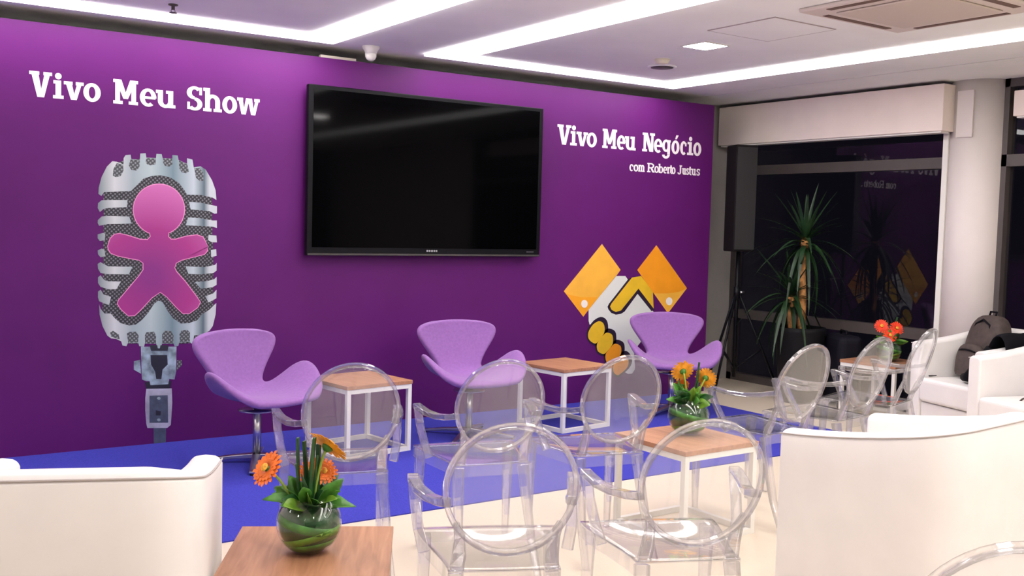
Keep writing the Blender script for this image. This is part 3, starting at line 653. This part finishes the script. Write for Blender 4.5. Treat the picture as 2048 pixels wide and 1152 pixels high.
# ------------------------------------------------------------------ television
tv = thing('television', 'large black wall-mounted flat screen television on the purple backdrop', 'television', (3.765, -0.012, 1.825))
MB().box(-0.992, 0.992, -0.075, -0.03, -0.588, 0.588).obj('bezel', M_black, tv, bevel=0.006)
MB().box(-0.955, 0.955, -0.0765, -0.0755, -0.530, 0.560).obj('screen', M_screen, tv)
MB().box(-0.75, 0.75, -0.03, 0.002, -0.42, 0.42).obj('rear_housing', M_black, tv, bevel=0.01)
MB().box(-0.985, 0.985, -0.078, -0.0755, -0.585, -0.572).obj('lower_trim', mat('tv_trim', (0.06, 0.055, 0.055), 0.25), tv)
b = MB()
for i, (x, w_) in enumerate(((-0.046, 0.014), (-0.026, 0.014), (-0.006, 0.014), (0.014, 0.014), (0.034, 0.012))):
    b.box(x, x+w_, -0.0775, -0.0766, -0.557, -0.543)
b.obj('maker_mark', mat('tv_mark', (0.30, 0.30, 0.32), 0.4), tv)
MB().box(0.86, 0.93, -0.0775, -0.0766, -0.555, -0.546).obj('corner_mark', mat('tv_mark_dim', (0.07, 0.07, 0.08), 0.4), tv)

# ------------------------------------------------------------------ clear armchairs
def ellipse_pt(q, a, b, tilt=0.27, y0=-0.078, zc=0.732):
    u, v = a*math.cos(q), b*math.sin(q)
    bow = -0.020*(1-(u/0.2)**2)
    return Vector((u, y0-math.sin(tilt)*v+bow, zc+math.cos(tilt)*v))
def make_ghost(label):
    t = thing('clear_armchair', label, 'chair', group='transparent plastic armchairs')
    # seat: flared, gently dished
    def half(v):   # v 0 rear .. 1 front
        return 0.168+0.070*(3*v*v-2*v**3)
    rows = []
    N = 14
    for i in range(N+1):
        v = i/N; y = 0.435*v; row = []
        for k in range(N+1):
            u = -1+2*k/N
            yy = y+0.012*(1-u*u)*v
            dip = -0.016*max(0, 1-u**2)*max(0, math.sin(math.pi*min(1, max(0, v*1.0))))
            row.append((half(v)*u, yy, 0.470+dip))
        rows.append(row)
    MB().grid(rows).obj('seat', M_ghost, t, solid=0.007)
    b = MB()
    loop = [(half(v/8)*1, 0.435*v/8) for v in range(9)]
    path = [(-x, y) for x, y in loop[::-1]] + [(x, y) for x, y in loop]
    path += [(0.12, 0.443), (0, 0.447), (-0.12, 0.443)]
    vs, fs = [], []
    n = len(path)
    for x, y in path:
        vs += [(x, y, 0.468), (x, y, 0.418)]
    for i in range(n):
        j = (i+1) % n; fs.append((2*i, 2*j, 2*j+1, 2*i+1))
    b.add(vs, fs); b.obj('apron', M_ghost, t, solid=0.006)
    # legs
    for s in (-1, 1):
        MB().sweep([(0.212*s, 0.405, 0.455), (0.214*s, 0.412, 0.30), (0.212*s, 0.415, 0.12), (0.210*s, 0.412, 0.0)],
                   [(0.044, 0.040), (0.038, 0.034), (0.030, 0.028), (0.025, 0.024)], up=(0, 1, 0)).obj('leg', M_ghost_t, t, bevel=0.004)
        MB().sweep([(0.145*s, 0.020, 0.455), (0.152*s, -0.010, 0.32), (0.162*s, -0.060, 0.15), (0.172*s, -0.130, 0.0)],
                   [(0.044, 0.040), (0.038, 0.036), (0.031, 0.030), (0.026, 0.026)], up=(0, 1, 0)).obj('leg', M_ghost_t, t, bevel=0.004)
        # back post rising from the seat to the oval
        MB().sweep([(0.142*s, 0.014, 0.470), (0.138*s, -0.006, 0.52), (0.140*s, -0.030, 0.580), (0.152*s, -0.050, 0.625)],
                   [(0.042, 0.024), (0.040, 0.022), (0.032, 0.020), (0.018, 0.018)], up=(0, 1, 0)).obj('back_post', M_ghost_t, t, bevel=0.004)
        arm = MB().sweep([(0.182*s, -0.058, 0.690), (0.196*s, 0.02, 0.672), (0.220*s, 0.10, 0.662), (0.246*s, 0.19, 0.664), (0.259*s, 0.27, 0.674), (0.260*s, 0.305, 0.676)],
                   [(0.030, 0.026), (0.034, 0.024), (0.037, 0.022), (0.038, 0.022), (0.038, 0.022), (0.036, 0.022)]).obj('armrest', M_ghost_t, t, bevel=0.004)
        MB().sweep([(0.258*s, 0.290, 0.668), (0.254*s, 0.262, 0.60), (0.244*s, 0.222, 0.53), (0.226*s, 0.195, 0.462)],
                   [(0.036, 0.024), (0.034, 0.022), (0.034, 0.022), (0.036, 0.026)], up=(0, 1, 0)).obj('arm_support', M_ghost_t, t, bevel=0.004)
    # oval back: panel and thicker rim
    NQ = 48; rows = []
    for j in range(7):
        k = 0.12+0.88*j/6.0
        rows.append([tuple(ellipse_pt(2*math.pi*i/NQ, 0.186*k, 0.203*k)) for i in range(NQ)])
    b = MB().grid(rows, closed_u=True); b.f.append(tuple(range(NQ))); b.sm.append(True)
    b.obj('backrest', M_ghost, t, solid=0.005, recalc=True)
    b = MB(); vs = []; fs = []
    nrm = Vector((0, math.cos(0.27), math.sin(0.27)))
    for i in range(NQ):
        q = 2*math.pi*i/NQ
        for a, bb, d in ((0.196, 0.212, -0.011), (0.196, 0.212, 0.011), (0.180, 0.196, 0.011), (0.180, 0.196, -0.011)):
            vs.append(ellipse_pt(q, a, bb)+nrm*d)
    for i in range(NQ):
        j = (i+1) % NQ
        for k in range(4): fs.append((4*i+k, 4*j+k, 4*j+(k+1)%4, 4*i+(k+1)%4))
    b.add(vs, fs, False); b.obj('back_frame', M_ghost_t, t, bevel=0.004)
    return t
g0 = make_ghost('clear plastic armchair in the front row, nearest to the wood table with the orange flowers')
g0.location = (1.655, -4.26, 0); g0.rotation_euler = (0, 0, -0.45)
for x, y, h, l in (
    (2.197, -4.47, 0.42, 'clear plastic armchair in the front row beside the big white armchair'),
    (1.743, -2.984, 0.287, 'clear plastic armchair in front of the leftmost lilac chair, left end of the second row'),
    (2.350, -3.126, 0.255, 'clear plastic armchair in front of the middle lilac chair'),
    (2.918, -3.225, 0.21, 'clear plastic armchair left of the wood table with amber flowers, before the handshake print'),
    (4.060, -3.25, -0.045, 'clear plastic armchair right of the wood table with amber flowers'),
    (4.708, -3.165, -0.12, 'clear plastic armchair in the middle of the three on the window side'),
    (5.43, -2.975, -0.27, 'clear plastic armchair nearest to the white armchair with the backpack'),
    (1.875, -5.60, 0.60, 'clear plastic armchair at the bottom right corner, only its back rim showing')):
    dup(g0, (x, y, 0), h, l)

# ------------------------------------------------------------------ lilac swivel chairs
SW = [((0.300, 0.372), (0.235, 0.272, 0.382)), ((0.265, 0.386), (0.330, 0.225, 0.432)), ((0.17, 0.380), (0.385, 0.140, 0.520)),
      ((0.08, 0.372), (0.402, 0.045, 0.585)), ((0.00, 0.367), (0.380, -0.045, 0.570)), ((-0.07, 0.370), (0.310, -0.095, 0.490)),
      ((-0.13, 0.386), (0.225, -0.130, 0.425)), ((-0.18, 0.425), (0.168, -0.172, 0.440)), ((-0.215, 0.49), (0.195, -0.195, 0.505)),
      ((-0.242, 0.565), (0.255, -0.205, 0.590)), ((-0.264, 0.64), (0.310, -0.212, 0.662)), ((-0.280, 0.71), (0.330, -0.222, 0.722)),
      ((-0.290, 0.760), (0.295, -0.240, 0.765)), ((-0.294, 0.790), (0.17, -0.268, 0.790))]
def make_swan(label):
    t = thing('swivel_chair', label, 'chair', group='lilac upholstered swivel chairs')
    rows = []
    for (yc, zc), (xe, ye, ze) in SW:
        row = []
        for k in range(13):
            u = -1+k/6.0; a = abs(u)
            row.append((xe*u, yc+(ye-yc)*a**2.2, zc+(ze-zc)*a**2.4))
        rows.append(row)
    MB().grid(rows).obj('shell', M_lilac, t, solid=0.042, subsurf=2, offset=-1.0)
    MB().lathe([(0.024, 0.045), (0.024, 0.335)], 18).obj('column', M_chrome, t)
    MB().lathe([(0.11, 0.318), (0.11, 0.326), (0.0, 0.326)], 18).obj('seat_plate', M_chrome, t)
    for a in range(4):
        q = D(45+90*a)
        c_, s_ = math.cos(q), math.sin(q)
        MB().sweep([(0.02*c_, 0.02*s_, 0.045), (0.16*c_, 0.16*s_, 0.036), (0.33*c_, 0.33*s_, 0.016)], [(0.05, 0.026), (0.042, 0.02), (0.030, 0.014)]).obj('base_arm', M_chrome, t, bevel=0.003)
        MB().lathe([(0.012, 0.0), (0.012, 0.010)], 10, (0.32*c_, 0.32*s_, 0)).obj('glide', M_black, t)
    return t
CZ = 0.006
s0 = make_swan('lilac upholstered swivel chair beside the printed microphone')
s0.location = (2.17, -0.80, CZ); s0.rotation_euler = (0, 0, -D(160))
dup(s0, (3.73, -0.72, CZ), D(184), 'lilac upholstered swivel chair in the middle, below the television')
dup(s0, (5.68, -0.68, CZ), D(208), 'lilac upholstered swivel chair overlapping the handshake print')

# ------------------------------------------------------------------ cube side tables
def make_table(label):
    t = thing('side_table', label, 'table', group='wood-topped white cube tables')
    S = 0.25
    MB().box(-S, S, -S, S, 0.436, 0.460).obj('tabletop', M_wood, t, bevel=0.002)
    w = 0.028; L = S-0.004
    for sx in (-1, 1):
        for sy in (-1, 1):
            x0, x1 = sorted((sx*L, sx*(L-w))); y0, y1 = sorted((sy*L, sy*(L-w)))
            MB().box(x0, x1, y0, y1, 0.0, 0.436).obj('leg', M_white, t, bevel=0.0015)
    for s in (-1, 1):
        for z in (0.408, 0.0):
            y0, y1 = sorted((s*L, s*(L-w))); MB().box(-L+w, L-w, y0, y1, z, z+w).obj('rail', M_white, t)
            MB().box(y0, y1, -L+w, L-w, z, z+w).obj('rail', M_white, t)
    return t
t0 = make_table('wood-topped white cube table in the front with an orange flower bowl')
t0.location = (1.245, -3.785, 0); t0.rotation_euler = (0, 0, -D(29))
dup(t0, (2.875, -0.73, CZ), D(-8), 'wood-topped white cube table between the left and middle lilac chairs')
dup(t0, (4.575, -0.70, CZ), D(-7), 'wood-topped white cube table between the middle and right lilac chairs')
dup(t0, (3.535, -3.065, 0), D(-1), 'wood-topped white cube table carrying the amber flower bowl among the clear chairs')
dup(t0, (7.16, -1.60, 0), D(-4), 'wood-topped white cube table by the window with red flowers')

# ------------------------------------------------------------------ white tub armchairs
def make_tub(label):
    t = thing('tub_armchair', label, 'armchair', group='white leather tub armchairs')
    W, F, B, TH, R = 0.36, 0.35, -0.36, 0.105, 0.15
    path = []     # (outer x,y, normal x,y, top z)
    def topz(y): # arms climb towards the back
        k = (F-y)/(F-B); return 0.705+0.055*k+0.060*k*k
    for i in range(9):
        y = F+(B+R-F)*i/8; path.append((-W, y, -1, 0))
    for i in range(1, 7):
        a = D(180+90*i/6); path.append((-W+R+R*math.cos(a), B+R+R*math.sin(a), math.cos(a), math.sin(a)))
    for i in range(1, 6): path.append((-W+R+(2*W-2*R)*i/6, B, 0, -1))
    for i in range(0, 6):
        a = D(270+90*i/6); path.append((W-R+R*math.cos(a), B+R+R*math.sin(a), math.cos(a), math.sin(a)))
    for i in range(9):
        y = B+R+(F-B-R)*i/8; path.append((W, y, 1, 0))
    rows = []
    seam = []
    for x, y, nx, ny in path:
        z = topz(y); ix, iy = x-nx*TH, y-ny*TH
        rows.append([(x, y, 0.05), (x, y, 0.30), (x, y, 0.60), (x, y, z-0.022), (x-nx*0.006, y-ny*0.006, z-0.006), (x-nx*0.022, y-ny*0.022, z+0.002), (x-nx*TH*0.5, y-ny*TH*0.5, z+0.006),
                     (ix+nx*0.022, iy+ny*0.022, z+0.002), (ix+nx*0.006, iy+ny*0.006, z-0.006), (ix, iy, z-0.022), (ix, iy, 0.50), (ix, iy, 0.25), (ix, iy, 0.05)])
        seam.append((x-nx*0.002, y-ny*0.002, z-0.010))
    b = MB().grid(rows)
    n = len(rows[0]); o0 = 0; o1 = n*(len(rows)-1)
    b.f.append(tuple(range(n))); b.sm.append(False); b.f.append(tuple(o1+k for k in range(n-1, -1, -1))); b.sm.append(False)
    b.obj('shell', M_leather, t, bevel=0.014, segs=3)
    MB().tube(seam, 0.0032, 6).obj('piping', M_seam, t)
    MB().box(-W+TH, W-TH, B+TH, F-0.02, 0.05, 0.275).obj('seat_base', M_leather, t, bevel=0.012)
    MB().box(-W+TH+0.003, W-TH-0.003, B+TH+0.01, F+0.012, 0.28, 0.452).obj('seat_cushion', M_leather, t, bevel=0.028, segs=4)
    for sx in (-1, 1):
        for y in (-0.28, 0.28): MB().lathe([(0.018, 0.0), (0.022, 0.05)], 12, (0.29*sx, y, 0)).obj('foot', M_chrome, t)
    return t
a0 = make_tub('big white leather tub armchair in the right foreground, seen from behind')
a0.location = (3.503, -4.333, 0); a0.rotation_euler = (0, 0, D(5))
dup(a0, (0.613, -3.624, 0), D(23), 'white leather tub armchair in the left foreground beside the front table')
dup(a0, (6.48, -3.33, 0), D(-75), 'white leather tub armchair at the right edge with a strap on its seat')
dup(a0, (6.91, -2.61, 0), D(-75), 'white leather tub armchair holding the backpack, before the round column')

# ------------------------------------------------------------------ flower bowls
RV = Vector((math.cos(YAW), -math.sin(YAW), 0)); FV = Vector((math.sin(YAW), math.cos(YAW), 0))
def gerbera(t, tip, face, r, petal, seedv, lab=None):
    rnd = random.Random(seedv)
    tip = Vector(tip); f = Vector(face).normalized()
    a = f.cross(Vector((0, 0, 1))).normalized(); b_ = a.cross(f)
    b = MB()
    for ring_, (n, k, lift) in enumerate(((20, 1.0, 0.10), (18, 0.80, 0.24), (14, 0.55, 0.34))):
        for i in range(n):
            q = 2*math.pi*(i+0.5*ring_+rnd.uniform(-.15, .15))/n
            d = a*math.cos(q)+b_*math.sin(q); s = f.cross(d)
            L = r*k*rnd.uniform(0.92, 1.06); w = r*0.115
            p0 = tip+d*r*0.12; p1 = tip+d*L*0.55+f*L*lift*0.55; p2 = tip+d*L*0.92+f*L*lift*0.75; p3 = tip+d*L+f*L*lift*0.62
            b.add([p0-s*w*0.5, p0+s*w*0.5, p1-s*w, p1+s*w, p2-s*w*0.8, p2+s*w*0.8, p3], [(0, 1, 3, 2), (2, 3, 5, 4), (4, 5, 6)])
    h = b.obj('flower_head', petal, t, solid=0.0012, recalc=False)
    if lab: h['label'] = lab
    c_ = MB(); rows = []
    for j in range(4):
        q = j/3*math.pi/2; rr = r*0.24*math.cos(q); hh = r*0.26+r*0.10*math.sin(q)
        rows.append([tuple(tip+(a*math.cos(2*math.pi*i/12)+b_*math.sin(2*math.pi*i/12))*rr+f*hh) for i in range(12)])
    c_.grid(rows, closed_u=True); c_.obj('flower_core', M_core, h)
    k_ = MB(); k_.tube([tip-f*r*0.22, tip-f*r*0.08, tip+f*0.003], [r*0.10, r*0.26, r*0.30], 10); k_.obj('calyx', M_leafm, h)
def bezier(p0, p1, p2, n=8):
    p0, p1, p2 = map(Vector, (p0, p1, p2))
    return [(p0*(1-i/n)**2+p1*2*(i/n)*(1-i/n)+p2*(i/n)**2) for i in range(n+1)]
def broad_leaf(t, base, d, L, w, droop, m, name='leaf', roll=0.0):
    d = Vector(d).normalized(); s = d.cross(Vector((0, 0, 1)))
    if s.length < 1e-3: s = Vector((1, 0, 0))
    s.normalize(); up = s.cross(d); s = s*math.cos(roll)+up*math.sin(roll); up = s.cross(d); base = Vector(base); rows = []
    for i in range(7):
        k = i/6; c_ = base+d*L*k+Vector((0, 0, -droop*k*k)); hw = w*math.sin(math.pi*min(0.97, 0.10+0.88*k))
        rows.append([tuple(c_-s*hw+up*hw*0.25), tuple(c_), tuple(c_+s*hw+up*hw*0.25)])
    return MB().grid(rows).obj(name, m, t, solid=0.001)
def arrangement(loc, heads, sticks, label, petal, seedv, scale=1.0):
    rnd = random.Random(seedv)
    t = thing('flower_bowl', label, 'flower vase', loc, 0, 'round glass flower bowls')
    R = 0.100*scale
    prof = []
    for i in range(15):
        q = -math.pi/2+0.42+(math.pi-0.42-0.62)*i/14
        prof.append((R*math.cos(q), R*0.98+R*math.sin(q)*0.98-0.007))
    prof = [(0.0, 0.001)]+[(R*0.38, 0.001)]+prof
    inner = [(max(0, r-0.004), z+0.003) for r, z in prof]
    MB().lathe(prof+inner[::-1], 32).obj('bowl', M_bowl, t)
    ztop = prof[-1][1]
    # leaves coiled inside the glass, and the wet mass of stems
    q_prof = [(0.0, 0.008), (R*0.5, 0.010)]+[(R*0.93*math.cos(a), R*0.98+R*0.93*math.sin(a)-0.004) for a in [D(-55), D(-40), D(-25), D(-10), D(5), D(18)]]+[(R*0.6, R*1.38), (0, R*1.34)]
    MB().lathe(q_prof, 28).obj('leaf_lining', M_leafd, t)
    for z0, tilt, m, w in ((0.055*scale, 0.26, M_leafl, 0.011*scale), (0.095*scale, -0.22, M_leafm, 0.013*scale), (0.03*scale, 0.10, M_leafm, 0.010*scale)):
        rows = []
        for i in range(33):
            a = 2*math.pi*i/32; zz = z0+tilt*R*math.cos(a+0.6)
            row = []
            for dz in (-w, 0, w):
                z = min(max(zz+dz, 0.012), 1.55*R); rr = 0.955*math.sqrt(max(0.02*R*R, R*R-(z-R*0.98+0.004)**2))
                row.append((rr*math.cos(a), rr*math.sin(a), z))
            rows.append(row)
        MB().grid(rows).obj('coiled_leaf', m, t, solid=0.001, recalc=False)
    for i in range(30):
        a = 2*math.pi*i/30*2.0+rnd.uniform(-.2, .2); el = rnd.uniform(0.1, 1.25)
        d = (math.cos(a)*math.cos(el), math.sin(a)*math.cos(el), math.sin(el))
        broad_leaf(t, (0.025*math.cos(a), 0.025*math.sin(a), ztop-0.03+0.02*rnd.random()), d, rnd.uniform(0.085, 0.125)*scale, rnd.uniform(0.019, 0.030)*scale, rnd.uniform(0.0, 0.03), rnd.choice([M_leafm, M_leafm, M_leafm, M_leafd, M_leafl]), roll=rnd.uniform(-1.2, 1.2))
    for dx, dy, h, lean in sticks:
        p = RV*dx+FV*dy
        MB().sweep([(p.x*0.4, p.y*0.4, 0.05), (p.x, p.y, h*0.6), (p.x*1.1+lean*RV.x, p.y*1.1+lean*RV.y, h)], [(0.012, 0.012), (0.017, 0.009), (0.021, 0.007)]).obj('upright_leaf', M_leafd, t, bevel=0.002)
    for k, (dx, dy, h, face, r) in enumerate(heads):
        p = RV*dx+FV*dy
        f = RV*face[0]+FV*face[1]+Vector((0, 0, face[2])); f.normalize()
        tip = Vector((p.x, p.y, h))
        root = Vector((p.x*0.15, p.y*0.15, 0.06))
        MB().tube(bezier(root, Vector((p.x*0.45, p.y*0.45, h*0.75))-f*0.02, tip-f*r*0.15, 10), 0.0042, 7).obj('stem', M_stem, t)
        gerbera(t, tip, f, r, petal[k % len(petal)], seedv*10+k)
    return t
ST1 = [(-0.035, 0.0, 0.355, 0.0), (-0.012, 0.02, 0.34, -0.01), (0.004, -0.015, 0.36, 0.012), (0.02, 0.02, 0.33, 0.0), (-0.025, -0.02, 0.28, -0.01), (0.012, 0.0, 0.30, 0.01)]
arrangement((1.235, -3.795, 0.4605), [(-0.122, -0.03, 0.262, (-0.55, -0.65, 0.55), 0.058), (0.050, 0.02, 0.322, (0.5, 0.55, 0.75), 0.066), (-0.008, 0.06, 0.235, (-0.2, -0.7, 0.6), 0.045), (0.030, 0.065, 0.235, (0.3, -0.7, 0.5), 0.045)],
            ST1, 'round glass bowl of orange gerberas and green leaves on the front table', [M_orange, M_yel, M_orange, M_orange], 3)
arrangement((3.585, -3.025, 0.4605), [(-0.035, 0.0, 0.315, (-0.15, 0.75, 0.35), 0.060), (0.080, 0.0, 0.285, (0.35, 0.75, 0.30), 0.056), (-0.028, 0.06, 0.235, (0.0, 0.9, 0.5), 0.04)],
            [(0.03, 0.0, 0.365, 0.012), (0.028, 0.02, 0.33, 0.02), (0.02, -0.01, 0.27, 0.02)], 'round glass bowl of amber gerberas on the middle table among clear chairs', [M_yel, M_yel, M_orange], 5, 1.04)
arrangement((7.17, -1.63, 0.4605), [(-0.078, -0.02, 0.285, (-0.1, -0.85, 0.4), 0.060), (0.045, -0.02, 0.270, (0.15, -0.85, 0.4), 0.060), (-0.02, -0.06, 0.215, (0.0, -0.85, 0.45), 0.060)],
            [(0.03, 0.02, 0.36, 0.03), (0.0, 0.03, 0.32, -0.01)], 'round glass bowl of red gerberas on the table by the window', [M_redp], 7)

# ------------------------------------------------------------------ yucca by the window
def yucca(loc, label):
    rnd = random.Random(11)
    t = thing('potted_yucca', label, 'plant', loc)
    MB().lathe([(0.0, 0.0), (0.15, 0.0), (0.165, 0.02), (0.215, 0.62), (0.215, 0.66), (0.195, 0.66), (0.19, 0.62), (0.0, 0.62)], 28).obj('pot', M_pot, t)
    MB().lathe([(0.0, 0.61), (0.188, 0.615), (0.188, 0.625), (0.0, 0.635)], 20).obj('soil', mat('soil', (0.03, 0.02, 0.012), 0.9, noise=0.3, nscale=60), t)
    MB().tube([(0.0, 0, 0.60), (0.01, 0.0, 0.9), (0.0, 0.01, 1.15), (0.012, 0.0, 1.42)], [0.04, 0.034, 0.03, 0.034], 12).obj('trunk', M_trunk, t)
    MB().tube([(-0.07, 0.03, 0.60), (-0.09, 0.04, 0.75), (-0.085, 0.05, 0.92)], [0.034, 0.03, 0.03], 12).obj('trunk', M_trunk, t)
    # one leaf mesh per curvature, shared
    kinds = []
    for droop in (0.02, 0.10, 0.20, 0.30):
        rows = []
        for i in range(9):
            k = i/8; hw = 0.021*(1-k)**0.6*(0.55+0.45*min(1, k*4)); x = 0.50*k*(1-0.18*droop*k*3); z = -droop*1.7*k*k
            rows.append([(x, -hw, z+hw*0.4), (x, 0, z), (x, hw, z+hw*0.4)])
        kinds.append(MB().grid(rows).mesh('yucca_leaf', M_yucca, recalc=False))
    def crown(c_, n, smin, smax, elmin, elmax):
        for i in range(n):
            o = bpy.data.objects.new('leaf', kinds[0]); k = i/n
            el = elmax+(elmin-elmax)*k+rnd.uniform(-0.12, 0.12)
            o.data = kinds[0 if el > 0.9 else 1 if el > 0.5 else 2 if el > 0.1 else 3]
            COL.objects.link(o); o.parent = t
            o.location = (c_[0], c_[1], c_[2]-0.10*k); o.rotation_euler = Euler((0, -el, i*2.399+rnd.uniform(-.2, .2)), 'XYZ')
            s = rnd.uniform(smin, smax); o.scale = (s, 1.15, s)
    crown((0.012, 0.0, 1.44), 50, 0.75, 1.05, -0.6, 1.35)
    crown((-0.085, 0.05, 0.96), 42, 0.75, 1.05, -0.6, 1.1)
    return t
yucca((7.10, -0.78, 0), 'tall two-headed yucca plant in a dark pot by the window')

# ------------------------------------------------------------------ loudspeaker on its stand
st = thing('speaker_stand', 'black tripod loudspeaker stand right of the purple backdrop', 'stand', (6.86, -0.24, 0))
MB().tube([(0, 0, 0.16), (0, 0, 1.30)], 0.018, 12).obj('pole', M_black, st)
MB().tube([(0, 0, 0.86), (0, 0, 0.98)], 0.030, 12).obj('collar', M_black, st)
MB().tube([(0.03, -0.0, 0.93), (0.075, -0.02, 0.93)], 0.012, 8).obj('clamp_knob', M_chrome, st)
for k, a in enumerate((200, 320, 80)):
    q = D(a); c_, s_ = math.cos(q), math.sin(q)
    MB().tube([(0.03*c_, 0.03*s_, 0.90), (0.42*c_, 0.42*s_, 0.012)], 0.012, 8).obj('leg', M_black, st)
    MB().tube([(0.02*c_, 0.02*s_, 0.25), (0.24*c_, 0.24*s_, 0.42)], 0.008, 8).obj('brace', M_black, st)
spk = thing('loudspeaker', 'tall slim dark loudspeaker box on the tripod stand', 'loudspeaker', (6.86, -0.24, 1.30), D(-160))
MB().box(-0.105, 0.105, -0.10, 0.10, 0.0, 0.95).obj('cabinet', mat('dark_cabinet', (0.008, 0.006, 0.007), 0.8, spec=0.15), spk, bevel=0.01)
MB().box(-0.095, 0.095, 0.10, 0.108, 0.02, 0.93).obj('grille', mat('speaker_grille', (0.014, 0.013, 0.014), 0.7, bump=0.4, bscale=500), spk)
MB().box(-0.03, 0.03, -0.104, -0.10, 0.10, 0.20).obj('connector_plate', M_grey, spk)

# ------------------------------------------------------------------ dark suitcase by the window
sc_ = thing('suitcase', 'dark rounded upright suitcase standing by the window', 'suitcase', (7.28, -1.10, 0), D(-60))
MB().box(-0.19, 0.19, -0.11, 0.11, 0.035, 0.62).obj('body', mat('navy_shell', (0.005, 0.0045, 0.010), 0.7, spec=0.2), sc_, bevel=0.06, segs=4)
for x in (-0.13, 0.13):
    for y in (-0.07, 0.07): MB().tube([(x, y-0.012, 0.024), (x, y+0.012, 0.024)], 0.024, 12).obj('wheel', M_black, sc_)
MB().tube([(-0.06, 0, 0.60), (-0.06, 0, 0.65), (0.06, 0, 0.65), (0.06, 0, 0.60)], 0.010, 8).obj('handle', M_black, sc_)

# ------------------------------------------------------------------ bags on the far armchairs
def pack_body(name, W, Dp, H, m, parent, lean=0.0, top=0.75):
    rows = []
    for i in range(9):
        k = i/8; z = H*k
        w = W*(0.90+0.14*math.sin(math.pi*k*0.9))*(1-(1-top)*max(0, (k-0.6)/0.4)**2); d = Dp*(1-0.35*k*k)
        if k > 0.95: w *= 0.82; d *= 0.55
        row = []
        for j in range(20):
            a = 2*math.pi*j/20; ca, sa = math.cos(a), math.sin(a)
            row.append((w/2*math.copysign(abs(ca)**0.6, ca), d/2*math.copysign(abs(sa)**0.6, sa)+lean*k, z))
        rows.append(row)
    b = MB().grid(rows, closed_u=True)
    n = 20; b.f.append(tuple(range(n-1, -1, -1))); b.sm.append(True); b.f.append(tuple(8*n+k for k in range(n))); b.sm.append(True)
    return b.obj(name, m, parent, subsurf=1)
bp = thing('backpack', 'grey brown backpack leaning on the far white armchair seat', 'backpack', (6.975, -2.545, 0.455), D(-70))
pack_body('body', 0.33, 0.22, 0.47, M_bag, bp, lean=-0.08)
pk = pack_body('front_pocket', 0.25, 0.10, 0.24, M_bag, bp, lean=-0.03); pk.location = (0, 0.115, 0.02)
MB().tube([(-0.085, 0.128, 0.205), (-0.045, 0.136, 0.215), (0, 0.138, 0.218), (0.045, 0.136, 0.215), (0.085, 0.128, 0.205)], 0.006, 6).obj('zip', M_bagk, bp)
MB().tube([(-0.11, 0.058, 0.12), (-0.112, 0.040, 0.21), (-0.108, 0.016, 0.30), (-0.07, 0.006, 0.40), (0, 0.004, 0.435), (0.07, 0.006, 0.40), (0.108, 0.016, 0.30), (0.112, 0.040, 0.21), (0.11, 0.058, 0.12)], 0.008, 6).obj('zip', M_bagk, bp)
MB().tube([(-0.03, -0.07, 0.45), (-0.03, -0.08, 0.49), (0.03, -0.08, 0.49), (0.03, -0.07, 0.45)], 0.008, 6).obj('carry_loop', M_bagk, bp)
MB().sweep([(0.12, -0.02, 0.05), (0.19, 0.10, 0.012), (0.17, 0.24, 0.006), (0.15, 0.33, 0.006)], [(0.025, 0.006)]*4).obj('shoulder_strap', M_bagk, bp)
bb = thing('jacket', 'black jacket draped over the arm between the two far white armchairs', 'jacket', (6.91, -2.61, 0), D(-75))
rows = []
for i in range(11):
    k = i/10; y = -0.30+0.50*k; z = 0.735+0.09*(0.35-y)/0.71+0.03+0.012*math.sin(9*k)
    rows.append([(-0.385, y, z-0.24+0.03*math.sin(7*k)), (-0.380, y, z-0.10), (-0.365, y, z), (-0.31, y, z+0.035), (-0.255, y, z+0.012), (-0.225, y+0.01, z-0.07), (-0.16, y+0.02, z-0.20+0.02*math.sin(6*k)), (-0.08, y+0.03, 0.50+0.015*math.sin(8*k))])
MB().grid(rows).obj('cloth', M_bagk, bb, solid=0.014, subsurf=1, offset=0.0)
MB().tube([(-0.24, 0.19, 0.72), (-0.17, 0.22, 0.60), (-0.10, 0.24, 0.50), (-0.02, 0.20, 0.49)], [0.035, 0.04, 0.038, 0.03], 10).obj('sleeve', M_bagk, bb)
hb2 = thing('handbag', 'dark handbag with a long strap on the armchair at the right edge', 'bag', (6.55, -3.40, 0.455), D(-75))
pack_body('body', 0.22, 0.14, 0.25, M_bagk, hb2)
MB().tube(bezier((0.08, 0.06, 0.20), (0.13, 0.12, 0.02), (0.12, 0.20, 0.012), 6)+bezier((0.12, 0.24, 0.012), (0.11, 0.315, 0.012), (0.11, 0.325, -0.12), 6), 0.006, 6).obj('strap', M_bag, hb2)
MB().tube([(0.10+0.025*math.cos(a*0.7), 0.12+0.025*math.sin(a*0.7), 0.02) for a in range(9)], 0.007, 6, closed=True).obj('buckle', M_bag, hb2)
